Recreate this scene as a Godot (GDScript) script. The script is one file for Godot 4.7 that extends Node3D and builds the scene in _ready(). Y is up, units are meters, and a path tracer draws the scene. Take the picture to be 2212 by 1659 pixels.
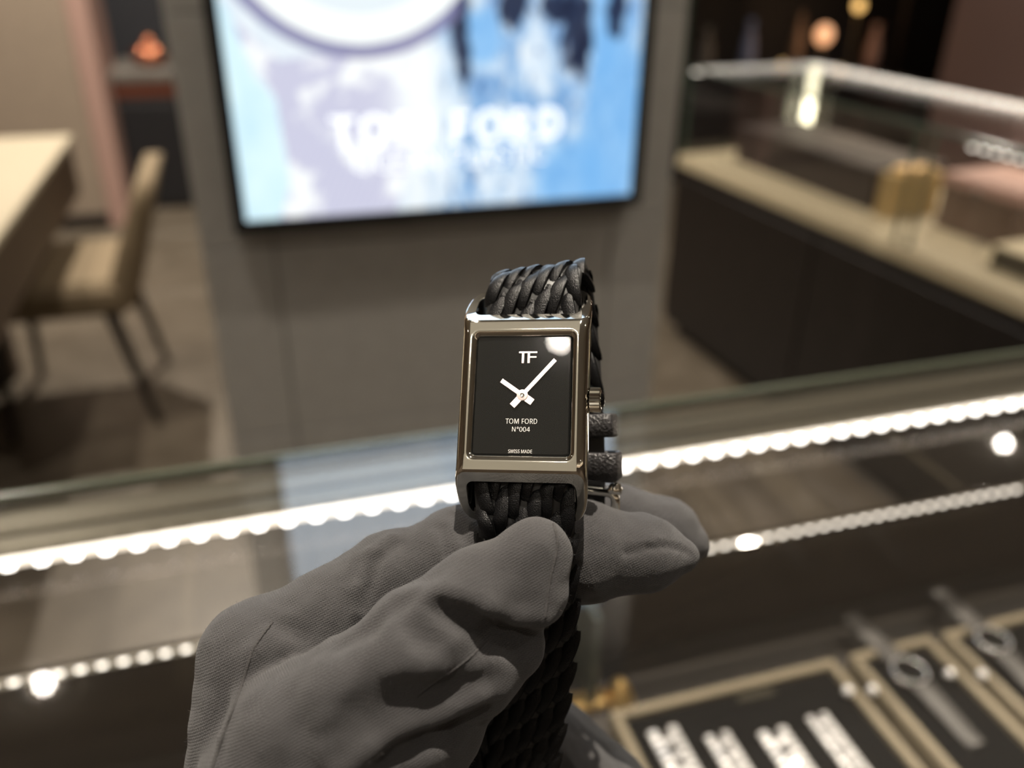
extends Node3D

# ------------------------------------------------------------------ camera model
const FPX := 1850.0
const CX := 1106.0
const CY := 829.5
var cam_t: Transform3D
var eye: Vector3
var M := {}
var T := {}
var used := {}

func ray(px: float, py: float) -> Vector3:
	return cam_t.basis * Vector3((px - CX) / FPX, -(py - CY) / FPX, -1.0)
func at_y(px: float, py: float, h: float) -> Vector3:
	var d := ray(px, py)
	return eye + d * ((h - eye.y) / d.y)
func at_z(px: float, py: float, z: float) -> Vector3:
	var d := ray(px, py)
	return eye + d * ((z - eye.z) / d.z)
# point seen at a pixel, z millimetres in front of a plane 200 mm from the lens (camera axes, metres)
func hp(px: float, py: float, zmm: float) -> Vector3:
	var depth := 0.2 - zmm * 0.001
	return Vector3((px - CX) / FPX * depth, -(py - CY) / FPX * depth, -depth)

# ------------------------------------------------------------------ nodes
func numbered(called: String) -> String:
	if not used.has(called):
		used[called] = 0
		return called
	used[called] += 1
	return "%s_%03d" % [called, used[called]]

func tag(o: Node3D, label: String, category: String, group := "") -> Node3D:
	o.set_meta("label", label)
	o.set_meta("category", category)
	if group != "":
		o.set_meta("group", group)
	return o

func thing(called: String, label: String, category: String, at := Vector3.ZERO, turn := 0.0, group := "") -> Node3D:
	var o := Node3D.new()
	o.name = numbered(called)
	add_child(o)
	o.position = at
	o.rotation.y = turn
	tag(o, label, category, group)
	return o

func part(called: String, mesh: Mesh, m: Material, parent: Node, label := "") -> MeshInstance3D:
	var o := MeshInstance3D.new()
	o.name = numbered(called) if parent == self else called
	o.mesh = mesh
	o.material_override = m
	parent.add_child(o, true)
	if label != "":
		o.set_meta("label", label)
	return o

func struct(called: String, mesh: Mesh, m: Material, label: String, category: String) -> MeshInstance3D:
	var o := part(called, mesh, m, self)
	o.set_meta("kind", "structure")
	o.set_meta("label", label)
	o.set_meta("category", category)
	return o

func dup(root: Node3D, at: Vector3, turn: float, label := "") -> Node3D:
	var base_name := String(root.name)
	var r: Node3D = root.duplicate()
	r.name = numbered(base_name)
	add_child(r)
	r.position = at
	r.rotation.y = turn
	if label != "":
		r.set_meta("label", label)
	return r

# ------------------------------------------------------------------ mesh helpers
func mb() -> SurfaceTool:
	var st := SurfaceTool.new()
	st.begin(Mesh.PRIMITIVE_TRIANGLES)
	return st

func done(st: SurfaceTool) -> ArrayMesh:
	st.generate_normals()
	st.index()
	return st.commit()

# corners run counter-clockwise as seen from outside
func quad(st: SurfaceTool, a: Vector3, b: Vector3, c: Vector3, d: Vector3) -> void:
	st.add_vertex(a); st.add_vertex(c); st.add_vertex(b)
	st.add_vertex(a); st.add_vertex(d); st.add_vertex(c)
func tri(st: SurfaceTool, a: Vector3, b: Vector3, c: Vector3) -> void:
	st.add_vertex(a); st.add_vertex(c); st.add_vertex(b)

# rows of points; outward is (next column) x (next row)
func sheet(st: SurfaceTool, rows: Array, closed_cols := false, closed_rows := false, flip := false) -> void:
	var nr := rows.size()
	var nc: int = rows[0].size()
	for i in (nr if closed_rows else nr - 1):
		var r0: PackedVector3Array = rows[i]
		var r1: PackedVector3Array = rows[(i + 1) % nr]
		for j in (nc if closed_cols else nc - 1):
			var k := (j + 1) % nc
			if flip:
				quad(st, r0[j], r1[j], r1[k], r0[k])
			else:
				quad(st, r0[j], r0[k], r1[k], r1[j])

func bx(st: SurfaceTool, c: Vector3, s: Vector3, bev := 0.0, b := Basis()) -> void:
	st.set_smooth_group(-1)
	var h := s * 0.5
	var e := minf(bev, minf(h.x, minf(h.y, h.z)) * 0.98)
	var p := {}
	for sx in [-1, 1]:
		for sy in [-1, 1]:
			for sz in [-1, 1]:
				var k := Vector3i(sx, sy, sz)
				p[k] = [
					c + b * Vector3(sx * h.x, sy * (h.y - e), sz * (h.z - e)),
					c + b * Vector3(sx * (h.x - e), sy * h.y, sz * (h.z - e)),
					c + b * Vector3(sx * (h.x - e), sy * (h.y - e), sz * h.z)]
	var axes := [Vector3i(1, 0, 0), Vector3i(0, 1, 0), Vector3i(0, 0, 1)]
	for ax in 3:
		var u: Vector3i = axes[(ax + 1) % 3]
		var v: Vector3i = axes[(ax + 2) % 3]
		for s1 in [-1, 1]:
			var n: Vector3i = axes[ax] * s1
			var q := [n - u - v, n + u - v, n + u + v, n - u + v]
			if s1 < 0:
				q.reverse()
			quad(st, p[q[0]][ax], p[q[1]][ax], p[q[2]][ax], p[q[3]][ax])
	if e <= 0.0:
		return
	for ax in 3:      # edges that run along ax
		var u: Vector3i = axes[(ax + 1) % 3]
		var v: Vector3i = axes[(ax + 2) % 3]
		var iu := (ax + 1) % 3
		var iv := (ax + 2) % 3
		for su in [-1, 1]:
			for sv in [-1, 1]:
				var k0: Vector3i = u * su + v * sv - axes[ax]
				var k1: Vector3i = u * su + v * sv + axes[ax]
				if su * sv > 0:
					quad(st, p[k0][iu], p[k0][iv], p[k1][iv], p[k1][iu])
				else:
					quad(st, p[k0][iv], p[k0][iu], p[k1][iu], p[k1][iv])
	for k in p:
		var kk: Vector3i = k
		if kk.x * kk.y * kk.z > 0:
			tri(st, p[k][0], p[k][1], p[k][2])
		else:
			tri(st, p[k][0], p[k][2], p[k][1])

func box_mesh(s: Vector3, bev := 0.0, c := Vector3.ZERO, b := Basis()) -> ArrayMesh:
	var st := mb()
	bx(st, c, s, bev, b)
	return done(st)

func frame_of(t: Vector3) -> Basis:
	var up := Vector3.UP if absf(t.normalized().y) < 0.95 else Vector3.RIGHT
	var x := up.cross(t).normalized()
	var y := t.cross(x).normalized()
	return Basis(x, y, t.normalized())

func tube(st: SurfaceTool, pts: Array, radii: Array, n := 10, caps := true) -> void:
	st.set_smooth_group(0)
	var rows := []
	var last := Vector3.ZERO
	for i in pts.size():
		var t: Vector3 = (pts[mini(i + 1, pts.size() - 1)] - pts[maxi(i - 1, 0)]).normalized()
		var b := frame_of(t)
		if i > 0:
			var x := (last - t * last.dot(t)).normalized()
			b = Basis(x, t.cross(x), t)
		last = b.x
		var r: float = radii[mini(i, radii.size() - 1)]
		var row := PackedVector3Array()
		for j in n:
			var a := TAU * j / n
			row.append(pts[i] + (b.x * cos(a) + b.y * sin(a)) * r)
		rows.append(row)
	sheet(st, rows, true)
	if caps:
		st.set_smooth_group(1)
		for e in [0, pts.size() - 1]:
			var row: PackedVector3Array = rows[e]
			for j in n:
				if e == 0:
					tri(st, pts[e], row[(j + 1) % n], row[j])
				else:
					tri(st, pts[e], row[j], row[(j + 1) % n])

# profile: points (radius, height) from bottom to top, turned round y
func lathe(st: SurfaceTool, profile: Array, n := 24, c := Vector3.ZERO, b := Basis()) -> void:
	st.set_smooth_group(0)
	for i in profile.size() - 1:
		var p0: Vector2 = profile[i]
		var p1: Vector2 = profile[i + 1]
		for j in n:
			var a0 := -TAU * j / n
			var a1 := -TAU * (j + 1) / n
			var q := [Vector3(p0.x * cos(a0), p0.y, p0.x * sin(a0)), Vector3(p0.x * cos(a1), p0.y, p0.x * sin(a1)), Vector3(p1.x * cos(a1), p1.y, p1.x * sin(a1)), Vector3(p1.x * cos(a0), p1.y, p1.x * sin(a0))]
			for k in 4:
				q[k] = c + b * q[k]
			if p0.x < 1e-7:
				tri(st, q[0], q[2], q[3])
			elif p1.x < 1e-7:
				tri(st, q[0], q[1], q[2])
			else:
				quad(st, q[0], q[1], q[2], q[3])

func lathe_mesh(profile: Array, n := 24) -> ArrayMesh:
	var st := mb()
	lathe(st, profile, n)
	return done(st)

func rounded_rect(hw: float, hh: float, r: float, seg := 5) -> PackedVector2Array:
	var o := PackedVector2Array()
	for q in [[1, 1, 0.0], [-1, 1, 90.0], [-1, -1, 180.0], [1, -1, 270.0]]:
		for k in seg + 1:
			var a := deg_to_rad(q[2] + 90.0 * k / seg)
			o.append(Vector2(q[0] * (hw - r) + r * cos(a), q[1] * (hh - r) + r * sin(a)))
	return o

# ------------------------------------------------------------------ materials
func mat(called: String, c: Color, rough := 0.6, metal := 0.0) -> StandardMaterial3D:
	var m := StandardMaterial3D.new()
	m.resource_name = called
	m.albedo_color = c
	m.roughness = rough
	m.metallic = metal
	M[called] = m
	return m

func glow(called: String, c: Color, energy: float) -> StandardMaterial3D:
	var m := mat(called, Color(0.9, 0.9, 0.9), 0.5)
	m.emission_enabled = true
	m.emission = c
	m.emission_energy_multiplier = energy
	return m

func noise_tex(size: int, freq: float, oct: int, lo: Color, hi: Color, seed_ := 1, kind := FastNoiseLite.TYPE_SIMPLEX_SMOOTH) -> ImageTexture:
	var n := FastNoiseLite.new()
	n.seed = seed_
	n.noise_type = kind
	n.frequency = freq
	n.fractal_octaves = oct
	var im := n.get_seamless_image(size, size)
	im.convert(Image.FORMAT_RGBA8)
	for y in size:
		for x in size:
			im.set_pixel(x, y, lo.lerp(hi, im.get_pixel(x, y).r))
	return ImageTexture.create_from_image(im)

func tri_map(m: StandardMaterial3D, scale: float) -> void:
	m.uv1_triplanar = true
	m.uv1_scale = Vector3.ONE * scale

func make_materials() -> void:
	var grain := noise_tex(256, 0.06, 3, Color.BLACK, Color.WHITE, 3, FastNoiseLite.TYPE_CELLULAR)
	var fine := noise_tex(256, 0.03, 4, Color(0.95, 0.95, 0.95), Color(1.0, 1.0, 1.0), 5)
	var fine_h := noise_tex(256, 0.04, 4, Color.BLACK, Color.WHITE, 9)
	var m := mat("steel", Color(0.86, 0.85, 0.82), 0.045, 1.0)
	m = mat("brushed_steel", Color(0.80, 0.79, 0.77), 0.22, 1.0)
	m = mat("satin_silver", Color(0.93, 0.925, 0.92), 0.34, 0.5)
	m = mat("hand_metal", Color(0.95, 0.88, 0.87), 0.38, 0.55)
	m = mat("dial_black", Color(0.03, 0.033, 0.033), 0.5)
	m.metallic_specular = 0.12
	m = mat("print_silver", Color(0.82, 0.81, 0.80), 0.5, 0.2)
	m = mat("crystal", Color(1, 1, 1, 0.001), 0.0)
	m.transparency = BaseMaterial3D.TRANSPARENCY_ALPHA
	m = mat("leather", Color(0.055, 0.055, 0.06), 0.33)
	m.metallic_specular = 0.33
	m.heightmap_enabled = true
	m.heightmap_texture = grain
	m.heightmap_scale = 0.012
	tri_map(m, 190.0)
	m = mat("leather_core", Color(0.055, 0.055, 0.06), 0.5)
	m = mat("pebbled_leather", Color(0.15, 0.145, 0.15), 0.38)
	m.heightmap_enabled = true
	m.heightmap_texture = grain
	m.heightmap_scale = 0.04
	tri_map(m, 75.0)
	# knitted cloth: rows of V-shaped stitches, computed as colour and relief
	var kn := Image.create(256, 256, false, Image.FORMAT_RGBA8)
	var kc := Image.create(256, 256, false, Image.FORMAT_RGBA8)
	var fz := FastNoiseLite.new()
	fz.seed = 11
	fz.frequency = 0.11
	for y in 256:
		for x in 256:
			var u := fposmod(x / 32.0, 1.0)
			var side := absf(u - 0.5) * 2.0
			var v := fposmod(y / 32.0 + side * 0.62, 1.0)
			var a := 1.0 - pow(absf(v - 0.5) * 2.0, 2.0)
			var c := 1.0 - pow(absf(side - 0.5) * 2.0, 3.0)
			var h := clampf(a * (0.35 + 0.65 * c), 0.0, 1.0)
			var f := fz.get_noise_2d(x, y) * 0.5 + 0.5
			h = clampf(h * 0.8 + f * 0.2, 0.0, 1.0)
			kn.set_pixel(x, y, Color(h, h, h))
			var t := 0.84 + 0.16 * f
			kc.set_pixel(x, y, Color(t, t, t))
	var knit_h := ImageTexture.create_from_image(kn)
	var knit_c := ImageTexture.create_from_image(kc)
	m = mat("knit", Color(0.198, 0.192, 0.199), 0.92)
	m.albedo_texture = knit_c
	m.heightmap_enabled = true
	m.heightmap_texture = knit_h
	m.heightmap_scale = 0.028
	m.rim_enabled = true
	m.rim = 0.35
	m.rim_tint = 0.3
	tri_map(m, 1.0 / 0.0046)
	m = mat("knit_seam", Color(0.20, 0.193, 0.195), 0.95)
	m.heightmap_enabled = true
	m.heightmap_texture = fine_h
	m.heightmap_scale = 0.03
	tri_map(m, 300.0)
	m = mat("knit_fuzz", Color(0.30, 0.29, 0.295), 0.9)
	m = mat("sleeve", Color(0.10, 0.10, 0.11), 0.9)
	# shop
	m = mat("taupe_panel", Color(0.62, 0.612, 0.597), 0.55)
	m.albedo_texture = fine
	tri_map(m, 3.0)
	m = mat("joint", Color(0.30, 0.29, 0.27), 0.8)
	m = mat("beige_wall", Color(0.62, 0.56, 0.50), 0.8)
	m.albedo_texture = fine
	tri_map(m, 2.0)
	m = mat("rose_wall", Color(0.70, 0.57, 0.53), 0.7)
	m = mat("mauve_wall", Color(0.56, 0.46, 0.44), 0.8)
	m = mat("dark_wall", Color(0.11, 0.115, 0.14), 0.7)
	m = mat("ceiling_paint", Color(0.72, 0.69, 0.64), 0.9)
	m = mat("floor_tile", Color(0.415, 0.38, 0.335), 0.42)
	m.albedo_texture = noise_tex(256, 0.02, 4, Color(0.8, 0.79, 0.77), Color(1, 1, 1), 21)
	tri_map(m, 1.3)
	m = mat("grout", Color(0.36, 0.33, 0.30), 0.9)
	m = mat("bezel_black", Color(0.05, 0.052, 0.06), 0.4)
	m = mat("glass", Color(1, 1, 1, 0.001), 0.0)
	m.transparency = BaseMaterial3D.TRANSPARENCY_ALPHA
	m = mat("glass_edge", Color(0.30, 0.36, 0.32), 0.15)
	mat("olive_edge", Color(0.24, 0.255, 0.215), 0.2)
	m = mat("bronze_rail", Color(0.33, 0.315, 0.275), 0.34, 0.7)
	m = mat("chrome", Color(0.88, 0.88, 0.89), 0.08, 1.0)
	mat("mirror_rail", Color(0.84, 0.83, 0.81), 0.0, 1.0)
	m = mat("brown_panel", Color(0.185, 0.155, 0.125), 0.22)
	m = mat("brown_deck", Color(0.15, 0.13, 0.11), 0.5)
	m.albedo_texture = fine
	tri_map(m, 20.0)
	m = mat("tray_rim", Color(0.48, 0.44, 0.365), 0.55)
	m = mat("tray_pad", Color(0.042, 0.040, 0.039), 0.8)
	m.metallic_specular = 0.25
	m = mat("brass", Color(0.90, 0.76, 0.50), 0.3, 0.8)
	m = mat("dark_wood", Color(0.095, 0.072, 0.070), 0.38)
	m.albedo_texture = noise_tex(256, 0.012, 4, Color(0.75, 0.72, 0.7), Color(1, 1, 1), 31)
	tri_map(m, 4.0)
	m = mat("cream_deck", Color(0.74, 0.69, 0.58), 0.6)
	m = mat("brown_box", Color(0.15, 0.115, 0.11), 0.6)
	m = mat("tan_box", Color(0.40, 0.33, 0.285), 0.6)
	m = mat("gold_box", Color(0.66, 0.56, 0.36), 0.5)
	m = mat("linen", Color(0.52, 0.455, 0.36), 0.85)
	m.albedo_texture = fine
	tri_map(m, 15.0)
	m = mat("table_top", Color(0.72, 0.68, 0.60), 0.35)
	m = mat("table_wood", Color(0.36, 0.30, 0.25), 0.5)
	m = mat("leg_wood", Color(0.13, 0.10, 0.085), 0.45)
	m = mat("navy_cabinet", Color(0.105, 0.105, 0.12), 0.5)
	m = mat("red_wood", Color(0.36, 0.20, 0.15), 0.45)
	m = mat("grey_stone", Color(0.42, 0.40, 0.38), 0.4)
	m = mat("copper", Color(0.80, 0.52, 0.40), 0.25, 1.0)
	m = mat("white_print", Color(0.9, 0.9, 0.9), 0.6)

# ------------------------------------------------------------------ lamps of the ceiling
func downlight(x: float, z: float, energy: float, warm := Color(1.0, 0.955, 0.885), angle := 58.0) -> void:
	var d := thing("ceiling_downlight", "round recessed downlight in the pale ceiling", "downlight", Vector3(x, 2.80, z), 0.0, "recessed downlights in the ceiling")
	if energy < 0.5:
		d.scale = Vector3.ONE * 0.8
	var st := mb()
	lathe(st, [Vector2(0.022, 0.003), Vector2(0.048, 0.001), Vector2(0.064, -0.004), Vector2(0.066, 0.0), Vector2(0.066, 0.004)], 24)
	part("trim_ring", done(st), M.white_print, d)
	part("lens", lathe_mesh([Vector2(0.0, -0.027), Vector2(0.009, -0.0247), Vector2(0.0155, -0.0191), Vector2(0.020, -0.011), Vector2(0.022, 0.0), Vector2(0.022, 0.004), Vector2(0, 0.004)], 24), M.lamp_glow if energy > 0.5 else M.lamp_glow_small, d)
	var l := SpotLight3D.new()
	l.name = "downlight_beam"
	l.light_color = warm
	l.light_energy = energy
	l.spot_angle = angle
	l.spot_angle_attenuation = 0.6
	l.spot_range = 12.0
	l.spot_attenuation = 2.0
	l.light_size = 0.010
	l.shadow_enabled = true
	d.add_child(l)
	l.position = Vector3(0, -0.0135, 0)
	l.rotation_degrees = Vector3(-90, 0, 0)

# ------------------------------------------------------------------ the room
func build_room() -> void:
	# floor of square tiles with recessed joints
	var fl := struct("floor", box_mesh(Vector3(9.6, 0.1, 8.8), 0.0, Vector3(1.2, -0.054, -1.1)), M.grout, "beige stone tiled shop floor", "floor")
	var tile := box_mesh(Vector3(0.797, 0.012, 0.797), 0.003)
	for ix in range(-4, 8):
		for iz in range(-7, 3):
			var p := Vector3(ix * 0.8 + 0.3, -0.006, iz * 0.8 + 0.1)
			if p.x < -3.2 or p.x > 5.6 or p.z < -5.4 or p.z > 2.9:
				continue
			var t := part("tile", tile, M.floor_tile, fl)
			t.position = p
	struct("ceiling", box_mesh(Vector3(9.6, 0.1, 8.8), 0.0, Vector3(1.2, 2.85, -1.1)), M.ceiling_paint, "plain pale shop ceiling", "ceiling")
	struct("wall_back", box_mesh(Vector3(9.6, 2.9, 0.1), 0.0, Vector3(1.2, 1.4, -5.35)), M.dark_wall, "dark far wall behind the display cases", "wall")
	struct("wall_front", box_mesh(Vector3(9.6, 2.9, 0.1), 0.0, Vector3(1.2, 1.4, 3.15)), M.beige_wall, "beige wall facing the wall screen", "wall")
	struct("wall_left", box_mesh(Vector3(0.1, 2.9, 8.6), 0.0, Vector3(-3.35, 1.4, -1.1)), M.beige_wall, "beige side wall beyond the table", "wall")
	struct("wall_right", box_mesh(Vector3(0.1, 2.9, 8.6), 0.0, Vector3(5.75, 1.4, -1.1)), M.beige_wall, "side wall beyond the glass display case", "wall")
	# lit ledge under the ceiling, on the side of the shop behind the counter's near edge
	var cv := struct("trim_1", box_mesh(Vector3(9.0, 0.03, 0.24), 0.004, Vector3(1.2, 2.40, 2.98)), M.ceiling_paint, "plaster ledge with a hidden light strip below the ceiling", "light ledge")
	part("ledge_lip", box_mesh(Vector3(9.0, 0.08, 0.02), 0.004, Vector3(1.2, 2.425, 2.87)), M.ceiling_paint, cv)
	for k in 4:
		part("ledge_light", box_mesh(Vector3(2.1, 0.012, 0.05), 0.003, Vector3(-2.1 + k * 2.2, 2.422, 2.98)), M.case_led_soft, cv)
		var l := AreaLight3D.new()
		l.name = "ledge_lamp"
		l.area_size = Vector2(2.1, 0.05)
		l.light_color = Color(1.0, 0.96, 0.90)
		l.light_energy = 1.4
		l.shadow_enabled = true
		l.area_range = 12.0
		cv.add_child(l, true)
		l.position = Vector3(-2.1 + k * 2.2, 2.432, 2.98)
		l.rotation_degrees = Vector3(108, 0, 0)
	# back-lit cloth panel set in the ceiling over the customers' side, two downlights set through it
	var cp := thing("ceiling_light_panel", "large softly glowing cloth panel set flush in the ceiling", "light panel", Vector3(-1.0, 2.80, 0.78))
	part("panel_cloth", box_mesh(Vector3(1.5, 0.010, 1.5), 0.002, Vector3(0, -0.002, 0)), M.panel_glow, cp, "glowing taupe cloth")
	for sd in [-1, 1]:
		part("panel_frame", box_mesh(Vector3(1.56, 0.016, 0.03), 0.002, Vector3(0, -0.004, sd * 0.765)), M.bronze_rail, cp)
		part("panel_frame", box_mesh(Vector3(0.03, 0.016, 1.5), 0.002, Vector3(sd * 0.765, -0.004, 0)), M.bronze_rail, cp)
	var pl := AreaLight3D.new()
	pl.name = "panel_light"
	pl.area_size = Vector2(1.5, 1.5)
	pl.light_color = Color(1.0, 0.94, 0.83)
	pl.light_energy = 0.12
	pl.shadow_enabled = true
	pl.area_range = 8.0
	cp.add_child(pl)
	pl.position = Vector3(0, -0.030, 0)
	pl.rotation_degrees = Vector3(-90, 0, 0)
	# beige wall block beyond the table, its end face in a rose finish
	var w := struct("wall_partition", box_mesh(Vector3(2.56, 2.8, 0.5), 0.004, Vector3(-1.985, 1.4, -4.75)), M.beige_wall, "beige partition wall behind the table with a rose end", "wall")
	part("end_cap", box_mesh(Vector3(0.09, 2.8, 0.52), 0.004, Vector3(-0.660, 1.4, -4.75)), M.rose_wall, w, "rose coloured wall end")
	part("baseboard", box_mesh(Vector3(2.56, 0.07, 0.012), 0.002, Vector3(-1.985, 0.035, -4.494)), M.leg_wood, w, "dark skirting strip")
	# mauve column at the far side of the glass case
	var c := thing("wall_column", "mauve square column behind the glass display case", "column", Vector3(4.15, 0, -3.75))
	part("shaft", box_mesh(Vector3(1.0, 2.8, 0.6), 0.006, Vector3(0, 1.4, 0)), M.mauve_wall, c)
	part("plinth", box_mesh(Vector3(1.02, 0.1, 0.62), 0.004, Vector3(0, 0.05, 0)), M.dark_wood, c)

func build_pillar() -> void:
	var z := -1.45
	var x0 := -0.100
	var x1 := 0.752
	var p := thing("display_pillar", "taupe panelled pillar carrying the bright wall screen", "pillar", Vector3((x0 + x1) * 0.5, 0, z - 0.20))
	var w := x1 - x0
	part("core", box_mesh(Vector3(w - 0.02, 2.8, 0.38), 0.0, Vector3(0, 1.4, 0)), M.joint, p)
	# cladding panels with narrow open joints
	var rows := [0.0, 0.10, 0.47, 0.835, 1.2, 2.0, 2.8]
	var cols := [-w * 0.5, -w * 0.5 + 0.118, w * 0.5 - 0.118, w * 0.5]
	for i in rows.size() - 1:
		for j in 3:
			var a: float = rows[i]
			var b: float = rows[i + 1]
			var l: float = cols[j]
			var r: float = cols[j + 1]
			part("cladding_panel", box_mesh(Vector3(r - l - 0.0025, b - a - 0.0025, 0.014), 0.0015, Vector3((l + r) * 0.5, (a + b) * 0.5, 0.193)), M.taupe_panel, p)
		for s in [-1, 1]:
			part("cladding_panel", box_mesh(Vector3(0.012, rows[i + 1] - rows[i] - 0.0025, 0.382), 0.0015, Vector3(s * (w * 0.5 - 0.006), (rows[i] + rows[i + 1]) * 0.5, -0.006)), M.taupe_panel, p)

func screen_image(sx0: float, sx1: float, sy0: float, sy1: float, z: float) -> ImageTexture:
	# the advertisement shown on the screen: watch and water in pale blues, laid out in the screen's own plane
	var W := 384
	var H := 676
	var im := Image.create(W, H, false, Image.FORMAT_RGB8)
	var n1 := FastNoiseLite.new()
	n1.seed = 4; n1.frequency = 0.028; n1.fractal_octaves = 4
	var n2 := FastNoiseLite.new()
	n2.seed = 8; n2.frequency = 0.05; n2.fractal_octaves = 3
	var pts := func(px: float, py: float) -> Vector2:
		var q := at_z(px, py, z)
		return Vector2((q.x - sx0) / (sx1 - sx0) * W, (sy1 - q.y) / (sy1 - sy0) * H)
	var wc: Vector2 = pts.call(760, -250)
	var wr: float = (pts.call(745, 95) - wc).y
	var pale: PackedVector2Array = PackedVector2Array([pts.call(440, -60), pts.call(490, 20), pts.call(545, 160), pts.call(595, 215), pts.call(625, 400), pts.call(600, 490), pts.call(500, 500)])
	var lav: PackedVector2Array = PackedVector2Array([pts.call(480, 30), pts.call(520, 60), pts.call(600, 130), pts.call(900, 90), pts.call(900, 300), pts.call(850, 470), pts.call(590, 500), pts.call(630, 390), pts.call(590, 200)])
	var mist: Vector2 = pts.call(905, 200)
	var dark1: Vector2 = pts.call(990, 60)
	var darks := [[pts.call(990, 40), 9.0, 46.0], [pts.call(1000, 120), 8.0, 30.0], [pts.call(1105, 10), 16.0, 22.0], [pts.call(1245, 60), 16.0, 40.0], [pts.call(1255, 125), 9.0, 22.0], [pts.call(1330, 15), 10.0, 26.0], [pts.call(1200, 15), 18.0, 16.0]]
	var deep := [[pts.call(1320, 300), 34.0, 120.0], [pts.call(1310, 30), 18.0, 60.0], [pts.call(1230, 400), 40.0, 50.0], [pts.call(1040, 80), 20.0, 26.0]]
	for y in H:
		for x in W:
			var p := Vector2(x, y)
			var a := n1.get_noise_2d(x, y * 0.55) * 0.5 + 0.5
			var b := n2.get_noise_2d(x * 1.3, y * 0.6) * 0.5 + 0.5
			var c := Color(0.52, 0.68, 0.85).lerp(Color(0.84, 0.90, 0.95), smoothstep(0.3, 0.7, a))
			c = c.lerp(Color(0.95, 0.95, 0.93), smoothstep(0.62, 0.78, b) * 0.75)
			c = c.lerp(Color(0.20, 0.34, 0.56), smoothstep(0.36, 0.24, b) * 0.5)
			for d in deep:
				var q: Vector2 = p - d[0]
				var k := clampf(1.25 - sqrt(pow(q.x / d[1], 2) + pow(q.y / d[2], 2)), 0.0, 1.0)
				c = c.lerp(Color(0.47, 0.70, 0.91), smoothstep(0.0, 0.6, k) * 0.8)
			for d in darks:
				var q: Vector2 = p - d[0]
				var k := clampf(1.25 - sqrt(pow(q.x / d[1], 2) + pow(q.y / d[2], 2)) + (b - 0.5) * 1.2, 0.0, 1.0)
				c = c.lerp(Color(0.12, 0.15, 0.24), smoothstep(0.1, 0.6, k) * 0.9)
			var left := smoothstep(mist.x + 34.0, mist.x - 10.0, p.x)
			if left > 0.0:
				c = c.lerp(Color(0.90, 0.93, 0.95), left * 0.9)
			if Geometry2D.is_point_in_polygon(p, lav):
				var s := 0.5 + 0.5 * sin((p.x + p.y * 0.5) * 0.9)
				var l := Color(0.74, 0.74, 0.83).lerp(Color(0.80, 0.80, 0.88), s)
				var up := smoothstep(0.55, 0.75, n1.get_noise_2d(x * 0.7 + 300.0, y * 0.7) * 0.5 + 0.55)
				c = c.lerp(l.lerp(Color(0.96, 0.97, 0.97), up), 0.93)
			if Geometry2D.is_point_in_polygon(p, pale):
				c = Color(0.76, 0.89, 0.95).lerp(Color(0.88, 0.97, 0.98), a)
			var m := exp(-pow((p.x - mist.x) / 26.0, 2) - pow((p.y - mist.y) / 70.0, 2))
			c = c.lerp(Color(0.96, 0.98, 0.98), clampf(m * 1.2, 0.0, 1.0) * 0.9)
			var r := p.distance_to(wc) / wr
			if r < 1.0:
				c = Color(0.97, 0.99, 0.98)
				if r < 0.80:
					c = Color(0.88, 0.92, 0.94)
				if r < 0.55:
					c = Color(0.80, 0.87, 0.92)
			elif r < 1.10 and p.x < wc.x + wr * 0.75:
				c = c.lerp(Color(0.48, 0.47, 0.62), 0.8)
			im.set_pixel(x, y, c)
	return ImageTexture.create_from_image(im)

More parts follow.
